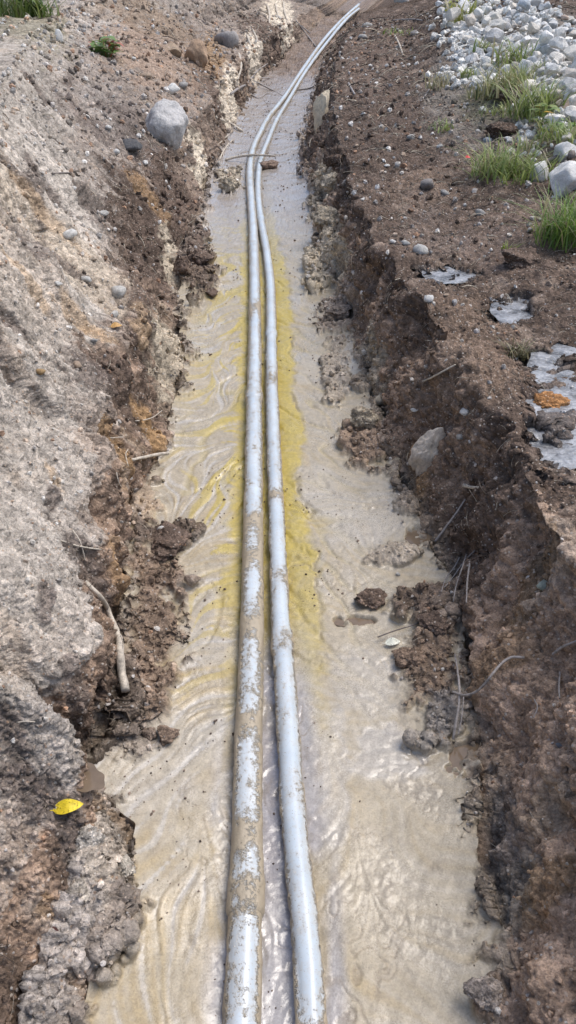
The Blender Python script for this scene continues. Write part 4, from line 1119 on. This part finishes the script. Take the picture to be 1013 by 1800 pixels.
# leaves lying about
def leaf(px, py, lpx, wpx, ang, colr, label, lift=.012):
    h, nrm, d = at(px, py); s = d / FOC; L = lpx * s; W = wpx * s
    n = 11; Vs = []; Fs = []
    for i in range(n):
        t = i / (n - 1); wd = .5 * W * (math.sin(math.pi * min(1, t ** .8)) ** .75) + .0006
        zz = .10 * L * math.sin(t * math.pi) - .02 * L * math.sin(t * 9)
        for q in (-1, -.5, 0, .5, 1):
            Vs.append(((t - .5) * L, q * wd, zz + .22 * wd * abs(q) ** 1.3 + (.02 * L if t > .8 else 0) + .04 * wd * math.sin(t * 40) * abs(q)))
    for i in range(n - 1):
        for q in range(4):
            a = i * 5 + q; Fs.append((a, a + 1, a + 6, a + 5))
    V = np.array(Vs); F = np.array(Fs)
    V2 = V.copy(); V2[:, 2] -= .0008                      # thin lower skin
    m = len(V)
    F = np.concatenate([F, F[:, ::-1] + m])
    mat = simple_material('fallen leaf', colr, .5, .30, 55, .003)
    n_ = mat.node_tree.nodes; l_ = mat.node_tree.links; b_ = n_['Principled BSDF']; src = b_.inputs['Base Color'].links[0].from_socket
    tc_ = n_.new('ShaderNodeTexCoord'); sp = nnoise(n_, l_, tc_.outputs['Object'], 130, 3, .6)
    l_.new(nmix(n_, l_, nmap(n_, l_, sp, .56, .64, 0, .75), src, tuple(c * .32 for c in colr)), b_.inputs['Base Color'])
    me = mesh_np('fallen_leaf', np.concatenate([V, V2]), F, mat, True)
    o = link('fallen_leaf', me)
    o.location = h + Vector((0, 0, lift)); o.rotation_euler = (.35, 0, ang)
    st_v, st_f = tube([Vector((-.5 * L, 0, 0)), Vector((-.58 * L, .01 * L, .002)), Vector((-.68 * L, .05 * L, 0))], [.0012, .001, .0008], 6)
    so = link('leaf_stalk', mesh_np('leaf_stalk', st_v, st_f, mat, True), o)
    return tag(o, label, 'leaf')
leaf(125, 1436, 52, 24, R(14), (.66, .49, .02), 'bright yellow fallen leaf on grey debris in the near left corner', .045)
leaf(100, 1645, 32, 14, R(-35), (.12, .05, .045), 'dark red brown leaf in the near left debris')
leaf(690, 1133, 28, 14, R(10), (.72, .72, .60), 'pale curled scrap lying at the edge of the soil heap')
leaf(822, 281, 9, 7, R(0), (.7, .06, .05), 'tiny bright red leaf on the bank top', .02)
leaf(205, 577, 20, 12, R(20), (.52, .30, .10), 'orange brown leaf on the left lip')

# ------------------------------------------------------------------ loose crumbs and grit (too many to count)
def scatter(name, n, size_px, weight, seed, mat, colfn, label, flat=(.6, 1.0), maxsize=.05):
    rg = np.random.default_rng(seed)
    Yv = GY; dist = np.sqrt(GX ** 2 + GY ** 2 + (GZ - CAM_H) ** 2)
    cell = np.abs(np.gradient(P[..., 0], axis=1)) * np.gradient(ROWS)[:, None]
    wgt = weight * cell / dist ** 1.5
    wgt[(Yv < .3) | (Yv > 22)] = 0
    lim = .50 * (Yv * CP + CAM_H * SP) + .6
    wgt[np.abs(GX) > lim] = 0
    cdf = np.cumsum(wgt.ravel()); cdf /= cdf[-1]
    ix = np.searchsorted(cdf, rg.uniform(size=n)); ix = np.minimum(ix, wgt.size - 1)
    pos = P.reshape(-1, 3)[ix]; nr = NRM.reshape(-1, 3)[ix]; dd = dist.ravel()[ix]
    sz = np.minimum(size_px[0] * (size_px[1] / size_px[0]) ** (rg.uniform(size=n) ** 2.2) * .5 * dd / FOC, maxsize)
    V0, F0 = ICO[1]
    V0 = V0[None] * (1 + rg.uniform(-.35, .35, (n, len(V0), 1)))
    A = rg.normal(size=(n, 3, 3)); Q, _ = np.linalg.qr(A)
    V0 = V0 * np.stack([np.ones(n), rg.uniform(.6, 1, n), rg.uniform(*flat, n)], 1)[:, None]
    Vv = np.einsum('nij,nkj->nki', Q, V0) * sz[:, None, None] + pos[:, None] + nr[:, None] * (sz * .35)[:, None, None]
    F = (F0[None] + (np.arange(n) * len(ICO[1][0]))[:, None, None]).reshape(-1, 3)
    cc = colfn(rg, ix, n)
    rgba = np.repeat(np.concatenate([np.clip(cc, .01, .9), np.full((n, 1), .1)], 1)[:, None], len(ICO[1][0]), 1).reshape(-1, 4)
    me = mesh_np(name, Vv.reshape(-1, 3), F, mat, False, rgba)
    o = link(name, me)
    return tag(o, label, name.split('_')[-1], None, 'stuff')
FLATCOL = RGBA.reshape(-1, 4)[:, :3]
def crumbcol(rg, ix, n): return FLATCOL[ix] * rg.uniform(.6, 1.45, (n, 1))
def gritcol(rg, ix, n):
    pal = np.array([(.66, .62, .56), (.55, .51, .47), (.40, .38, .36), (.52, .40, .30), (.46, .28, .18), (.72, .69, .64)])
    return pal[rg.integers(0, len(pal), n)] * rg.uniform(.7, 1.15, (n, 1)) * .8 + .2 * FLATCOL[ix]
offfloor = np.clip(np.where(fl, sm, 1.0) - 20 * (hollow + nook) - .0, 0, 1)
scatter('soil_crumbs', 18000, (2.5, 14), offfloor * (1 - .75 * sandy) * (1 - .55 * (UU > 6.9)) * (1 + 1.5 * (UU > 4) * (UU < 7) + 3 * sm * fl + 5 * near_l * (UU > 3.3)), 5, M_BANK, crumbcol, 'loose soil crumbs strewn over both banks', maxsize=.045)
scatter('fine_gravel', 13000, (2, 12), offfloor * (1 + 2.2 * sandy), 6, M_BANK, gritcol, 'fine mixed gravel scattered over both banks', maxsize=.04)
heapm = np.clip(sum(blob(px, py, rx, ry, None, 1, .5, 7) for px, py, rx, ry in ((890,70,120,80),(980,150,80,100),(840,20,80,40))), 0, 1)
scatter('heap_gravel', 1500, (7, 20), heapm, 9, M_BANK, lambda rg, ix, n: np.array([(.84, .81, .74), (.72, .69, .63), (.62, .61, .58)])[rg.integers(0, 3, n)] * rg.uniform(.7, 1.1, (n, 1)), 'small pale stones filling the gaps of the stone heap', maxsize=.09)
scatter('silt_crumbs', 700, (2, 6), flm * (1 - sm) * (1 - .5 * ym) * sstep(.0, .5, n_b + n_a), 8, M_BANK, lambda rg, ix, n: np.tile(np.array((.13, .10, .08)), (n, 1)) * rg.uniform(.6, 2, (n, 1)), 'dark crumbs fallen on the wet silt', maxsize=.012)

# fine rootlets and straw bristling from the peaty soil
def fibres(n, seed):
    rg = np.random.default_rng(seed)
    dist = np.sqrt(GX ** 2 + GY ** 2 + (GZ - CAM_H) ** 2)
    cell = np.abs(np.gradient(P[..., 0], axis=1)) * np.gradient(ROWS)[:, None]
    dark = np.clip(1.25 - col.mean(-1) / .2, 0.03, 1)
    wgt = offfloor * dark * cell / dist ** 1.5
    wgt[(GY < .3) | (GY > 22) | (np.abs(GX) > .5 * (GY * CP + CAM_H * SP) + .4)] = 0
    cdf = np.cumsum(wgt.ravel()); cdf /= cdf[-1]
    ix = np.searchsorted(cdf, rg.uniform(size=n)); ix = np.minimum(ix, wgt.size - 1)
    pos = P.reshape(-1, 3)[ix]; nr = NRM.reshape(-1, 3)[ix]; dd = dist.ravel()[ix]
    Vs = []; Fs = []; Cs = []; n0 = 0
    for k in range(n):
        L = rg.uniform(8, 34) * dd[k] / FOC; r_ = rg.uniform(.5, 1.3) * .5 * dd[k] / FOC
        d0 = rg.normal(size=3); d0 -= nr[k] * (d0 @ nr[k]) * .8; d0 /= np.linalg.norm(d0)
        d1 = rg.normal(size=3) * .5
        t = np.array([0, .33, .67, 1.])[:, None]
        C = pos[k] + nr[k] * (.004 + .16 * L * np.sin(t * np.pi)) + d0 * L * (t - .5) + d1 * L * .4 * t * t
        C[:, 2] -= .1 * L * t[:, 0] ** 2
        a = np.cross(d0, nr[k]); a /= np.linalg.norm(a) + 1e-6
        Vv = np.concatenate([C + a * r_, C - a * r_ * .5 + nr[k] * r_, C - a * r_ * .5 - nr[k] * r_])
        i = np.arange(4)
        for (p_, q_) in ((0, 4), (4, 8), (8, 0)):
            for j in range(3): Fs.append((n0 + p_ + j, n0 + p_ + j + 1, n0 + q_ + j + 1, n0 + q_ + j))
        Vs.append(Vv); n0 += 12
        c = np.array([(.30, .26, .21), (.10, .08, .07), (.44, .39, .31), (.17, .13, .10)][rg.integers(4)]) * rg.uniform(.7, 1.2)
        Cs.append(np.tile(np.append(c, .1), (12, 1)))
    me = mesh_np('rootlet_debris', np.concatenate(Vs), np.array(Fs), M_BANK, True, np.concatenate(Cs))
    o = link('rootlet_debris', me)
    return tag(o, 'fine rootlets and straw bristling from the dark soil', 'debris', None, 'stuff')
fibres(5200, 3)
print('terrain', NR, NC)
